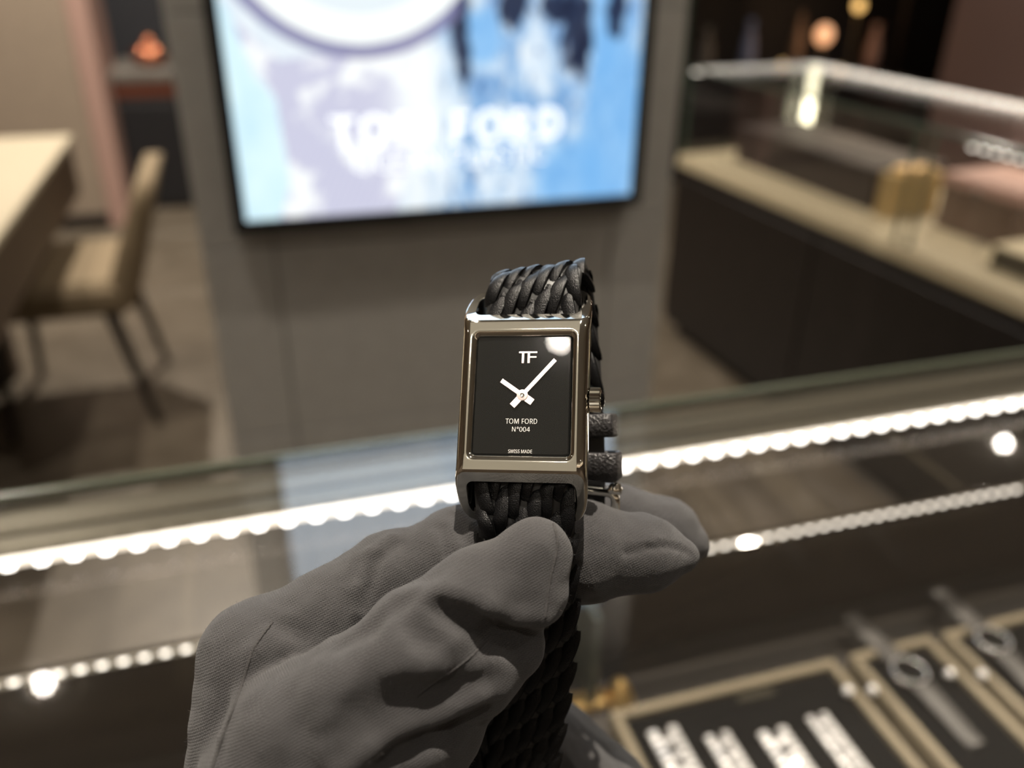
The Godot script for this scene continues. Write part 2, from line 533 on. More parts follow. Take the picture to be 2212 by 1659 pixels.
func build_screen() -> void:
	var z := -1.45
	var x0 := -0.021
	var x1 := 0.653
	var y0 := 0.8905
	var y1 := 2.0885
	var s := thing("wall_screen", "large bright wall screen showing a pale blue watch advertisement", "screen", Vector3((x0 + x1) * 0.5, (y0 + y1) * 0.5, z))
	var w := x1 - x0
	var h := y1 - y0
	var b := 0.020
	part("housing", box_mesh(Vector3(w + 2 * b, h + 2 * b, 0.03), 0.002, Vector3(0, 0, 0.016)), M.bezel_black, s)
	for k in [[Vector3(0, h * 0.5 + b * 0.5, 0.034), Vector3(w + 2 * b, b, 0.008)], [Vector3(0, -h * 0.5 - b * 0.5, 0.034), Vector3(w + 2 * b, b, 0.008)], [Vector3(-w * 0.5 - b * 0.5, 0, 0.034), Vector3(b, h, 0.008)], [Vector3(w * 0.5 + b * 0.5, 0, 0.034), Vector3(b, h, 0.008)]]:
		part("bezel", box_mesh(k[1], 0.001, k[0]), M.bezel_black, s)
	var q := PlaneMesh.new()
	q.size = Vector2(w, h)
	q.orientation = PlaneMesh.FACE_Z
	var m := mat("screen_glow", Color(0.02, 0.02, 0.02), 0.25)
	m.emission_enabled = true
	m.emission = Color(1, 1, 1)
	m.emission_operator = BaseMaterial3D.EMISSION_OP_MULTIPLY
	m.emission_texture = screen_image(x0, x1, y0, y1, z + 0.0325)
	m.emission_energy_multiplier = 1.14
	var pan := part("display_panel", q, m, s, "glowing picture of a watch and blue water")
	pan.position = Vector3(0, 0, 0.0325)
	# lettering of the advertisement
	for t in [["TOM FORD", 715.0, 1215.0, 297.0, 700], ["OCEAN PLASTIC", 765.0, 1180.0, 362.0, 400]]:
		var whole := text_mesh(t[0], t[4])
		var box := whole.get_aabb()
		var a := at_z(t[1], t[3], z + 0.034)
		var c := at_z(t[2], t[3] - 42.0, z + 0.034)
		var k := (c.x - a.x) / box.size.x
		var words: PackedStringArray = String(t[0]).split(" ")
		for i in 2:
			var tm := text_mesh(words[i], t[4])
			var wb := tm.get_aabb()
			var dx := (box.position.x + wb.size.x * 0.5) if i == 0 else (box.end.x - wb.size.x * 0.5)
			var o := part("lettering", tm, M.text_glow, s, "white capital letters on the screen")
			o.scale = Vector3(k, k * 0.95, 1)
			o.position = Vector3((a.x + c.x) * 0.5 + (dx - box.get_center().x - wb.get_center().x) * k, (a.y + c.y) * 0.5 - wb.get_center().y * k, z + 0.034) - s.position
	var l := AreaLight3D.new()
	l.name = "screen_light"
	l.area_size = Vector2(w, h)
	l.light_color = Color(0.80, 0.90, 1.0)
	l.light_energy = 0.35
	l.shadow_enabled = true
	l.area_range = 8.0
	s.add_child(l)
	l.position = Vector3(0, 0, 0.042)
	l.rotation_degrees = Vector3(0, 180, 0)

# ------------------------------------------------------------------ near counter
func build_counter() -> void:
	var c := thing("glass_counter", "long glass topped jewellery counter under the gloved hand", "counter", Vector3(0.30, 0, -0.20))
	var L := 1.9
	var ox := -0.30
	var oz := 0.20
	# top pane with a green edge
	part("top_pane", box_mesh(Vector3(L, 0.008, 0.548), 0.001, Vector3(0, 1.010, -0.207 + oz)), M.glass, c, "clear glass counter top")
	part("pane_edge", box_mesh(Vector3(L, 0.0082, 0.004), 0.0006, Vector3(0, 1.010, -0.4832 + oz)), M.olive_edge, c, "green polished glass edge")
	part("rear_rail", box_mesh(Vector3(L, 0.012, 0.022), 0.002, Vector3(0, 0.9995, -0.468 + oz)), M.bronze_rail, c, "bronze rail under the glass")
	part("light_channel", box_mesh(Vector3(L, 0.014, 0.014), 0.0015, Vector3(0, 0.9985, -0.4445 + oz)), M.bronze_rail, c)
	# row of light diodes
	var strip := part("led_strip", box_mesh(Vector3(L, 0.0058, 0.004), 0.0005, Vector3(0, 0.9980, -0.4366 + oz)), M.led_diffuser, c, "glowing white light strip")
	var dm := box_mesh(Vector3(0.0062, 0.0040, 0.0046), 0.0008)
	var n := 74
	for i in n:
		var d := part("led", dm, M.led_glow, strip)
		d.position = Vector3(-0.44 + ox + i * 0.0167, 0.9978, -0.4335 + oz)
	for k in 3:
		var l := AreaLight3D.new()
		l.name = "led_strip_light"
		l.area_size = Vector2(0.5, 0.010)
		l.light_color = Color(1.0, 0.93, 0.84)
		l.light_energy = 0.02
		l.shadow_enabled = true
		l.area_range = 4.0
		c.add_child(l, true)
		l.position = Vector3(-0.55 + k * 0.5, 0.996, -0.4298 + oz)
		l.rotation_degrees = Vector3(-20, 180, 0)
	# rear: clear pane above a polished rail, brown panel below
	part("rear_pane", box_mesh(Vector3(L, 0.128, 0.006), 0.0005, Vector3(0, 0.929, -0.497 + oz)), M.glass, c, "clear rear glass")
	part("polished_rail", box_mesh(Vector3(L, 0.006, 0.0095), 0.0006, Vector3(0, 0.860, -0.494 + oz), Basis(Vector3.RIGHT, deg_to_rad(35.4))), M.mirror_rail, c, "polished metal rail")
	part("rear_panel", box_mesh(Vector3(L, 0.12, 0.012), 0.001, Vector3(0, 0.796, -0.499 + oz)), M.brown_panel, c, "glossy brown rear panel")
	part("deck", box_mesh(Vector3(L, 0.02, 0.56), 0.001, Vector3(0, 0.748, -0.215 + oz)), M.brown_deck, c, "brown lining of the display")
	part("cabinet_body", box_mesh(Vector3(L, 0.70, 0.56), 0.003, Vector3(0, 0.388, -0.215 + oz)), M.dark_wood, c)
	part("kick_plate", box_mesh(Vector3(L - 0.04, 0.036, 0.50), 0.001, Vector3(0, 0.019, -0.215 + oz)), M.brushed_steel, c)
	part("front_pane", box_mesh(Vector3(L, 0.24, 0.006), 0.0005, Vector3(0, 0.882, 0.066 + oz)), M.glass, c)
	for s in [-1, 1]:
		part("end_pane", box_mesh(Vector3(0.006, 0.24, 0.55), 0.0005, Vector3(s * (L * 0.5 - 0.003), 0.882, -0.215 + oz)), M.glass, c)
	# glass stop set upright near the brass lamp
	part("upright_pane", box_mesh(Vector3(0.006, 0.09, 0.05), 0.0008, at_z(1262, 1385, -0.465) - c.position), M.olive_edge, c, "upright strip of green glass")

func tray(x0: float, x1: float, z0: float, z1: float, label: String) -> Node3D:
	var y := 0.758
	var t := thing("watch_tray", label, "tray", Vector3((x0 + x1) * 0.5, y, (z0 + z1) * 0.5), 0.0, "beige rimmed trays in the counter")
	var w := x1 - x0
	var d := z1 - z0
	part("base", box_mesh(Vector3(w, 0.006, d), 0.001, Vector3(0, 0.003, 0)), M.tray_rim, t)
	part("pad", box_mesh(Vector3(w - 0.014, 0.012, d - 0.014), 0.003, Vector3(0, 0.0125, 0)), M.tray_pad, t, "black padded lining")
	var r := 0.0075
	for s in [-1, 1]:
		part("rim", box_mesh(Vector3(w, 0.022, r), 0.0015, Vector3(0, 0.011, s * (d - r) * 0.5)), M.tray_rim, t)
		part("rim", box_mesh(Vector3(r, 0.022, d - 2 * r), 0.0015, Vector3(s * (w - r) * 0.5, 0.011, 0)), M.tray_rim, t)
	return t

func bracelet(at: Vector3, turn: float, width: float, rows: int, label: String) -> Node3D:
	var b := thing("link_bracelet", label, "bracelet", at, turn, "steel bracelets on the black tray")
	var pitch := width * 0.26
	var cw := width / 3.0
	var st := mb()
	bx(st, Vector3(0, 0, 0), Vector3(cw * 0.92, 0.0030, pitch * 0.86), 0.0011)
	var lm := done(st)
	for i in rows:
		for j in 3:
			var k := part("link", lm, M.chrome if j == 1 and i % 2 == 0 else M.satin_silver, b)
			var off := (pitch * 0.5 if j == 1 else 0.0)
			k.position = Vector3((j - 1) * cw, 0.0018 + (0.0008 if j == 1 else 0.0), i * pitch + off)
			k.rotation.x = sin(i * 1.7 + j) * 0.10
			k.rotation.z = (j - 1) * -0.16
	return b

func watch_on_strap(at: Vector3, turn: float, label: String) -> void:
	var w := thing("strap_watch", label, "watch", at, turn, "watches lying in the counter trays")
	part("case", lathe_mesh([Vector2(0, 0), Vector2(0.013, 0), Vector2(0.0155, 0.002), Vector2(0.0155, 0.006), Vector2(0.0145, 0.0078), Vector2(0.012, 0.0082), Vector2(0.012, 0.0072), Vector2(0, 0.0072)], 28), M.chrome, w)
	part("dial", lathe_mesh([Vector2(0.0118, 0.0073), Vector2(0, 0.00745)], 24), M.dial_black, w)
	var gem := lathe_mesh([Vector2(0, 0.0), Vector2(0.0011, 0.0004), Vector2(0.0008, 0.0012), Vector2(0, 0.0015)], 6)
	for i in 18:
		var g := part("bezel_stone", gem, M.satin_silver, w)
		g.position = Vector3(cos(TAU * i / 18.0) * 0.0134, 0.0079, sin(TAU * i / 18.0) * 0.0134)
	for s in [-1, 1]:
		var st := mb()
		var rows := []
		for i in 9:
			var t := i / 8.0
			var zz: float = s * (0.014 + t * 0.058)
			var hw := lerpf(0.0092, 0.0075, t)
			var hh := 0.0045 * (1.0 - t) + 0.0022
			rows.append(PackedVector3Array([Vector3(-hw, hh - 0.002, zz), Vector3(-hw, hh, zz), Vector3(hw, hh, zz), Vector3(hw, hh - 0.002, zz)]))
		sheet(st, rows, true, false, s > 0)
		part("strap", done(st), M.grey_strap, w)

func build_counter_goods() -> void:
	var tr := tray(0.212, 0.412, -0.424, -0.17, "wide tray holding four steel bracelets")
	tray(0.4275, 0.508, -0.424, -0.17, "narrow tray holding one strap watch with a stone bezel")
	tray(0.521, 0.70, -0.424, -0.17, "tray holding a watch with a pale strap beside the narrow tray")
	tray(-0.30, -0.10, -0.455, -0.20, "tray with a pair of drop earrings at the dark end of the counter")
	# four bracelets on the wide tray
	var yb := 0.758 + 0.0186
	var spec := [[1402.0, 1584.0, 0.025, 9], [1520.0, 1594.0, 0.021, 10], [1640.0, 1586.0, 0.025, 9], [1735.0, 1552.0, 0.019, 12]]
	var words := ["wide polished steel link bracelet beside the tray corner", "steel link bracelet with slim links next to the widest one", "broad steel link bracelet third from the tray corner", "narrow steel link bracelet along the tray edge"]
	for i in 4:
		var s: Array = spec[i]
		var p := at_y(s[0] + 30.0, s[1], yb)
		bracelet(Vector3(p.x, yb, p.z), 0.0, s[2], s[3], words[i])
	var p2 := at_y(1960, 1462, 0.7766)
	watch_on_strap(Vector3(p2.x, 0.7766, p2.z), 0.05, "round steel watch with stone set bezel in the narrow tray")
	var p3 := at_y(2140, 1395, 0.7766)
	watch_on_strap(Vector3(p3.x, 0.7766, p3.z), -0.05, "round steel watch on a pale strap in the end tray")
	# polished pulls on the tray rims
	for q in [[1832.0, 1492.0], [1885.0, 1490.0], [2052.0, 1455.0], [2122.0, 1457.0]]:
		var p := at_y(q[0], q[1], 0.7835)
		var o := part("tray_clip", lathe_mesh([Vector2(0, -0.004), Vector2(0.0036, -0.003), Vector2(0.0042, 0.0), Vector2(0.003, 0.003), Vector2(0, 0.004)], 16), M.satin_silver, self)
		o.position = Vector3(p.x, 0.7835, p.z)
		tag(o, "small polished metal clip on a tray rim", "clip", "metal clips on the tray rims")
	# drop earrings in the dark end
	for q in [[50.0, 1575.0], [105.0, 1552.0]]:
		var p := at_y(q[0], q[1], 0.779)
		var e := thing("drop_earring", "sparkling drop earring lying in the dark end tray", "earring", Vector3(p.x, 0.7766, p.z), 0.7, "pair of drop earrings")
		for k in 5:
			part("stone", lathe_mesh([Vector2(0, 0), Vector2(0.0026, 0.0009), Vector2(0.002, 0.0028), Vector2(0, 0.0034)], 7), M.satin_silver, e).position = Vector3(sin(k * 2.0) * 0.003, 0.0, k * 0.0052 - 0.01)
		var st := mb()
		tube(st, [Vector3(0, 0.001, -0.010), Vector3(0, 0.001, -0.022), Vector3(0.003, 0.001, -0.027)], [0.0006], 8)
		part("hook", done(st), M.chrome, e)
	# price tags standing at the rear of the tray
	var lp := at_y(1632, 1502, 0.777)
	var pl := part("name_plate", box_mesh(Vector3(0.032, 0.002, 0.007), 0.0005), M.bronze_rail, self)
	pl.position = Vector3(lp.x, 0.7776, lp.z)
	tag(pl, "slim bronze name plate on the wide tray's lining", "name plate")
	# brass lamp behind the wide tray
	var bp := at_y(1335, 1512, 0.758)
	var b := thing("brass_stand", "small conical brass stand beside the wide tray", "stand", Vector3(bp.x, 0.758, bp.z))
	part("cone", lathe_mesh([Vector2(0, 0), Vector2(0.013, 0), Vector2(0.0135, 0.002), Vector2(0.008, 0.016), Vector2(0.004, 0.022), Vector2(0, 0.023)], 28), M.brass, b)
	part("bar", box_mesh(Vector3(0.05, 0.012, 0.016), 0.003, Vector3(-0.036, 0.0065, 0.0)), M.brass, b)

# ------------------------------------------------------------------ glass display case by the far wall
func build_case() -> void:
	var turn := atan2(0.041, 0.503)       # its front runs along its own z
	var c := thing("glass_display_case", "dark wood display case with lit glass top beside the pillar", "display case", Vector3(1.389, 0, -2.635), turn)
	# own axes: x away from the aisle, z along the front towards the viewer
	var L := 2.9
	var D := 0.50
	var dh := 0.655
	var rh := 0.93
	part("base_cabinet", box_mesh(Vector3(D, 0.56, L), 0.003, Vector3(D * 0.5, 0.335, L * 0.5)), M.dark_wood, c)
	part("plinth", box_mesh(Vector3(D - 0.06, 0.055, L - 0.04), 0.0, Vector3(D * 0.5 + 0.02, 0.0275, L * 0.5)), M.dark_wood, c)
	part("deck", box_mesh(Vector3(D + 0.01, 0.04, L + 0.01), 0.003, Vector3(D * 0.5, dh - 0.02, L * 0.5)), M.cream_deck, c, "cream lined display floor")
	for i in 4:
		part("cabinet_door", box_mesh(Vector3(0.012, 0.50, L / 4 - 0.006), 0.002, Vector3(-0.003, 0.335, L / 4 * (i + 0.5))), M.dark_wood, c)
	var gh := rh - dh
	for i in 3:
		part("front_pane", box_mesh(Vector3(0.006, gh, L / 3 - 0.004), 0.0008, Vector3(0.003, dh + gh * 0.5, L / 3 * (i + 0.5))), M.glass, c)
	part("end_pane", box_mesh(Vector3(D, gh, 0.006), 0.0008, Vector3(D * 0.5, dh + gh * 0.5, 0.003)), M.glass, c)
	part("rear_pane", box_mesh(Vector3(0.006, gh, L), 0.0008, Vector3(D - 0.003, dh + gh * 0.5, L * 0.5)), M.glass, c)
	part("top_pane", box_mesh(Vector3(D, 0.008, L), 0.0008, Vector3(D * 0.5, rh + 0.004, L * 0.5)), M.glass, c)
	# joint of two front panes, with green edges
	for zz in [0.985, 1.03]:
		part("pane_joint", box_mesh(Vector3(0.012, gh, 0.006), 0.001, Vector3(0.006, dh + gh * 0.5, zz)), M.glass_edge, c, "green edge of a glass pane")
	for e in [[Vector3(0.006, rh, L * 0.5), Vector3(0.010, 0.008, L)], [Vector3(0.006, dh + gh * 0.5, 0.006), Vector3(0.010, gh, 0.010)]]:
		part("glass_rim", box_mesh(e[1], 0.001, e[0]), M.glass_edge, c)
	part("light_bar", box_mesh(Vector3(0.016, 0.013, L), 0.002, Vector3(D - 0.012, rh - 0.008, L * 0.5)), M.case_led, c, "glowing light bar")
	part("light_bar", box_mesh(Vector3(D - 0.02, 0.013, 0.014), 0.002, Vector3(D * 0.5, rh - 0.008, 0.012)), M.case_led_soft, c, "glowing light bar")
	part("light_post", box_mesh(Vector3(0.022, gh - 0.03, 0.024), 0.002, Vector3(D - 0.035, dh + gh * 0.5 + 0.01, 0.045)), M.case_led_bright, c, "bright upright light post")
	part("light_post", box_mesh(Vector3(0.030, gh - 0.02, 0.010), 0.002, Vector3(D - 0.010, dh + gh * 0.5, 0.070)), M.bronze_rail, c)
	var st := mb()
	tube(st, [Vector3(0.02, rh - 0.012, 1.10), Vector3(0.02, rh - 0.012, L - 0.02)], [0.005], 10)
	part("front_rail", done(st), M.bronze_rail, c)
	var lm := box_mesh(Vector3(0.008, 0.010, 0.014), 0.002)
	for i in 22:
		part("case_led", lm, M.case_led_soft, c).position = Vector3(0.026, rh - 0.020, 1.12 + i * 0.030)
	for i in 3:
		var l := AreaLight3D.new()
		l.name = "case_light"
		l.area_size = Vector2(0.014, 0.7)
		l.light_color = Color(1.0, 0.90, 0.76)
		l.light_energy = 0.10
		l.shadow_enabled = true
		l.area_range = 4.0
		c.add_child(l, true)
		l.position = Vector3(D - 0.03, rh - 0.022, 0.5 + i * 0.8)
		l.rotation_degrees = Vector3(-90, 0, 0)
	# goods inside, placed in the case's own axes
	var B := Basis(Vector3.UP, turn)
	var inside := func(called: String, label: String, category: String, at: Vector3, group := "") -> Node3D:
		return thing(called, label, category, c.position + B * at, turn, group)
	var o: Node3D = inside.call("display_riser", "long dark brown riser in the glass case by the bright post", "riser", Vector3(0.25, dh, 0.44))
	part("body", box_mesh(Vector3(0.24, 0.10, 0.62), 0.004, Vector3(0, 0.05, 0)), M.brown_box, o)
	part("lid", box_mesh(Vector3(0.25, 0.012, 0.63), 0.003, Vector3(0, 0.106, 0)), M.brown_box, o)
	o = inside.call("display_block", "small gold coloured block at the end of the riser", "block", Vector3(0.20, dh, 0.81))
	part("body", box_mesh(Vector3(0.16, 0.115, 0.06), 0.004, Vector3(0, 0.0575, 0)), M.gold_box, o)
	part("cap", box_mesh(Vector3(0.10, 0.012, 0.05), 0.002, Vector3(0, 0.121, 0)), M.brass, o)
	o = inside.call("jewellery_box", "tan jewellery box with rose lid in the glass case", "box", Vector3(0.30, dh, 1.02))
	part("body", box_mesh(Vector3(0.20, 0.11, 0.22), 0.005, Vector3(0, 0.055, 0)), M.tan_box, o)
	part("lid", box_mesh(Vector3(0.205, 0.03, 0.225), 0.005, Vector3(0, 0.125, 0)), M.rose_wall, o)
	part("clasp", box_mesh(Vector3(0.008, 0.018, 0.02), 0.002, Vector3(-0.104, 0.112, 0)), M.chrome, o)
	o = inside.call("display_riser", "stepped tan riser beside the jewellery box", "riser", Vector3(0.31, dh, 1.36))
	part("body", box_mesh(Vector3(0.20, 0.15, 0.22), 0.004, Vector3(0, 0.075, 0)), M.tan_box, o)
	part("lid", box_mesh(Vector3(0.21, 0.012, 0.23), 0.003, Vector3(0, 0.156, 0)), M.cream_deck, o)
	o = inside.call("display_riser", "low olive riser on the cream case floor", "riser", Vector3(0.14, dh, 1.32))
	part("body", box_mesh(Vector3(0.11, 0.045, 0.26), 0.003, Vector3(0, 0.0225, 0)), M.bronze_rail, o)
	part("lid", box_mesh(Vector3(0.115, 0.006, 0.265), 0.002, Vector3(0, 0.048, 0)), M.cream_deck, o)
	for k in [[0.13, 0.86], [0.11, 0.98], [0.17, 1.08], [0.10, 1.14]]:
		var r: Node3D = inside.call("finger_ring", "polished ring standing on the cream case floor", "ring", Vector3(k[0], dh, k[1]), "rings on the case floor")
		var tm := TorusMesh.new()
		tm.inner_radius = 0.0085
		tm.outer_radius = 0.011
		tm.rings = 20
		tm.ring_segments = 8
		var band := part("band", tm, M.chrome, r)
		band.rotation.x = PI / 2
		band.position.y = 0.011
		part("stone", lathe_mesh([Vector2(0, 0), Vector2(0.004, 0.003), Vector2(0.0025, 0.005), Vector2(0, 0.005)], 8), M.chrome, r).position.y = 0.0215

# ------------------------------------------------------------------ far end of the shop
func build_far() -> void:
	# dark sideboard with copper dish, seen past the pillar
	var s := thing("sideboard", "tall dark sideboard with stone top behind the pillar", "sideboard", Vector3(-0.20, 0, -5.02))
	part("body", box_mesh(Vector3(0.82, 0.56, 0.5), 0.003, Vector3(0, 0.28, 0)), M.navy_cabinet, s)
	part("rail", box_mesh(Vector3(0.83, 0.075, 0.51), 0.003, Vector3(0, 0.598, 0)), M.red_wood, s, "reddish wood rail")
	part("top", box_mesh(Vector3(0.85, 0.05, 0.53), 0.004, Vector3(0, 0.661, 0)), M.grey_stone, s)
	for k in 2:
		part("door", box_mesh(Vector3(0.40, 0.50, 0.014), 0.002, Vector3(-0.2045 + k * 0.409, 0.28, 0.256)), M.navy_cabinet, s)
	var d := thing("copper_bowl", "small copper bowl on the dark sideboard", "bowl", Vector3(-0.43, 0.686, -4.93))
	part("bowl", lathe_mesh([Vector2(0, 0), Vector2(0.035, 0), Vector2(0.075, 0.03), Vector2(0.095, 0.075), Vector2(0.088, 0.075), Vector2(0.07, 0.034), Vector2(0, 0.01)], 28), M.copper, d)
	for k in 4:
		var f := part("copper_ball", lathe_mesh([Vector2(0, -0.035), Vector2(0.025, -0.025), Vector2(0.035, 0), Vector2(0.025, 0.025), Vector2(0, 0.035)], 16), M.copper, self)
		f.position = Vector3(-0.43 + cos(k * 1.6) * 0.036, 0.752 + (0.045 if k == 3 else 0.0), -4.93 + sin(k * 1.6) * 0.036)
		tag(f, "copper ball heaped in the copper bowl", "ball", "copper balls in the bowl")
	# dark shelving behind the glass case
	var c := thing("back_cabinet", "long dark cabinet against the far wall", "cabinet", Vector3(3.05, 0, -4.95))
	part("body", box_mesh(Vector3(2.4, 0.50, 0.6), 0.003, Vector3(0, 0.25, 0)), M.dark_wood, c)
	part("top", box_mesh(Vector3(2.42, 0.03, 0.62), 0.003, Vector3(0, 0.515, 0)), M.navy_cabinet, c)
	for k in 4:
		part("door", box_mesh(Vector3(0.59, 0.44, 0.014), 0.002, Vector3(-0.9 + k * 0.6, 0.26, 0.306)), M.dark_wood, c)
	var gp := part("glass_upright", box_mesh(Vector3(0.035, 2.268, 0.035), 0.003), M.glass_edge, self)
	gp.position = Vector3(2.43, 1.666, -4.70)
	tag(gp, "tall green glass upright on the dark cabinet", "upright")
	var wp := part("wood_upright", box_mesh(Vector3(0.05, 2.268, 0.05), 0.003), M.dark_wood, self)
	wp.position = Vector3(3.9, 1.666, -4.70)
	tag(wp, "dark wooden upright at the end of the dark cabinet", "upright")
	var spots := [[1780.0, 75.0, 0.050, "warm_globe_lamp", "lamp_orange", "orange glowing globe lamp on the dark cabinet"], [1856.0, 12.0, 0.030, "small_globe_lamp", "lamp_gold", "small gold globe lamp on the dark cabinet"], [1690.0, 138.0, 0.016, "bead_lamp", "lamp_gold", "low gold bead lamp by the green glass upright"], [1815.0, 150.0, 0.016, "bead_lamp", "lamp_gold", "low gold bead lamp below the orange globe"]]
	for q in spots:
		var p := at_z(q[0], q[1], -4.75)
		var r: float = q[2]
		var g := thing(q[3], q[5], "lamp", Vector3(p.x, 0.53, p.z))
		part("base", lathe_mesh([Vector2(0, 0), Vector2(r * 0.9 + 0.005, 0), Vector2(r * 0.9 + 0.005, 0.008), Vector2(0.008, 0.014), Vector2(0.006, p.y - 0.53 - r * 0.9), Vector2(0, p.y - 0.53 - r * 0.9)], 20), M.bronze_rail, g)
		var prof := []
		for k in 13:
			var a := -PI / 2 + PI * k / 12.0
			prof.append(Vector2(maxf(cos(a) * r, 0.0), p.y - 0.53 + sin(a) * r * 1.15))
		part("globe", lathe_mesh(prof, 24), M[q[4]], g)
		var l := OmniLight3D.new()
		l.name = "globe_light"
		l.light_color = Color(1.0, 0.78, 0.56)
		l.light_energy = 0.03 if r > 0.02 else 0.005
		l.light_size = 0.03
		l.omni_range = 8.0
		l.omni_attenuation = 2.0
		l.shadow_enabled = true
		g.add_child(l)
		l.position = Vector3(0, p.y - 0.53, 0)
	# pale goods on the cabinet
	var goods := [[1530.0, 60.0, "pale_vase", 0.05, 0.30, "grey_stone", "pale grey vase beside the pillar on the dark cabinet"], [1625.0, 40.0, "blue_vase", 0.045, 0.34, "blue_glaze", "pale blue vase on the dark cabinet"], [1735.0, 10.0, "bronze_vase", 0.04, 0.38, "tan_box", "slim tan vase between the lamps"], [1900.0, 35.0, "mauve_vase", 0.05, 0.30, "mauve_wall", "mauve vase near the column"]]
	for q in goods:
		var p := at_z(q[0], q[1], -4.9)
		var r: float = q[3]
		var h: float = q[4]
		var v := part(q[2], lathe_mesh([Vector2(0, 0), Vector2(r * 0.6, 0), Vector2(r, h * 0.35), Vector2(r * 0.8, h * 0.65), Vector2(r * 0.4, h * 0.85), Vector2(r * 0.55, h), Vector2(r * 0.45, h), Vector2(r * 0.3, h * 0.86), Vector2(0, h * 0.84)], 24), M[q[5]], self)
		v.position = Vector3(p.x, 0.53, p.z)
		tag(v, q[6], "vase")

func build_table() -> void:
	var t := thing("side_table", "cream topped table with slab leg beside the chair", "table", Vector3(-1.02, 0, -2.25))
	part("top", box_mesh(Vector3(1.01, 0.022, 1.36), 0.004, Vector3(0, 0.739, 0)), M.table_top, t, "smooth cream table top")
	part("apron", box_mesh(Vector3(0.99, 0.15, 1.34), 0.003, Vector3(0, 0.653, 0)), M.table_wood, t, "brown wood apron")
	part("slab_leg", box_mesh(Vector3(0.66, 0.578, 0.06), 0.003, Vector3(-0.13, 0.289, -0.62)), M.table_wood, t)
	part("slab_leg", box_mesh(Vector3(0.66, 0.578, 0.06), 0.003, Vector3(-0.13, 0.289, 0.62)), M.table_wood, t)
	# chair facing the table
	var c := thing("upholstered_chair", "beige upholstered chair with dark splayed legs at the table", "chair", Vector3(-0.56, 0, -2.63))
	part("seat", box_mesh(Vector3(0.40, 0.10, 0.44), 0.025, Vector3(-0.01, 0.40, 0)), M.linen, c)
	var st := mb()
	var rows := []
	for i in 8:
		var s := i / 7.0
		var row := PackedVector3Array()
		var cx := lerpf(0.155, 0.275, s) 
		var th := lerpf(0.045, 0.026, s)
		var hw := lerpf(0.215, 0.225, s)
		var yy := lerpf(0.37, 0.700, s)
		var pr := rounded_rect(th, hw, th * 0.8, 4)
		for p in pr:
			row.append(Vector3(cx + p.x - 0.05 * (1.0 - pow(p.y / hw, 2)) * 0.0, yy, -p.y))
		rows.append(row)
	st.set_smooth_group(0)
	sheet(st, rows, true)
	var top: PackedVector3Array = rows[7]
	var mid := Vector3(0.275, 0.707, 0)
	for j in top.size():
		tri(st, top[j], top[(j + 1) % top.size()], mid)
	part("backrest", done(st), M.linen, c)
	for k in [[-0.165, 0.20, -0.19, 0.215], [0.13, 0.20, 0.20, 0.215], [-0.165, -0.20, -0.19, -0.215], [0.13, -0.20, 0.20, -0.215]]:
		var s2 := mb()
		tube(s2, [Vector3(k[0], 0.36, k[1]), Vector3(k[2], 0.0, k[3])], [0.019, 0.011], 10)
		part("leg", done(s2), M.leg_wood, c)

# ------------------------------------------------------------------ the watch in the hand
const MM := 0.001

func text_mesh(t: String, weight: int, track := 0.0) -> TextMesh:
	var tm := TextMesh.new()
	var f := SystemFont.new()
	f.font_names = PackedStringArray(["Droid Sans"])
	f.font_weight = weight
	tm.font = f
	tm.text = t
	tm.font_size = 64
	tm.depth = 0.0
	tm.pixel_size = 0.001
	return tm

# strap: path of points with an across vector and an outer side
class Path:
	var p := []
	var a := []
	var s := []
	func build(pts: Array, across: Array, n: int) -> void:
		var cv := Curve3D.new()
		cv.bake_interval = 0.0004
		for i in pts.size():
			var pv: Vector3 = pts[maxi(i - 1, 0)]
			var nx: Vector3 = pts[mini(i + 1, pts.size() - 1)]
			var t := (nx - pv) / 6.0
			cv.add_point(pts[i], -t, t)
		var total := cv.get_baked_length()
		var offs := []
		for i in pts.size():
			offs.append(cv.get_closest_offset(pts[i]) if i > 0 else 0.0)
		for i in n + 1:
			var o := total * i / n
			p.append(cv.sample_baked(o, true))
			var k := 0
			while k < offs.size() - 2 and o > offs[k + 1]:
				k += 1
			var w := clampf((o - offs[k]) / maxf(offs[k + 1] - offs[k], 1e-6), 0.0, 1.0)
			a.append(across[k].lerp(across[k + 1], w).normalized())
			s.append(o)
	func length() -> float:
		return s[s.size() - 1]
	# u across, v along, w outwards
	func at(u: float, v: float, w: float, side: float) -> Vector3:
		var n := p.size() - 1
		var f := clampf(v / length() * n, 0.0, n - 0.001)
		var i := int(f)
		var t := f - i
		var q: Vector3 = p[i].lerp(p[i + 1], t)
		var ip := mini(i + 1, n)
		var tan: Vector3 = ((p[mini(ip + 1, n)] - p[ip]) if ip < n else (p[ip] - p[i])).lerp(p[ip] - p[i], 1.0 - t).normalized()
		var ac: Vector3 = a[i].lerp(a[ip], t)
		ac = (ac - tan * ac.dot(tan)).normalized()
		var nn := ac.cross(tan) * side
		return q + ac * u + nn * w

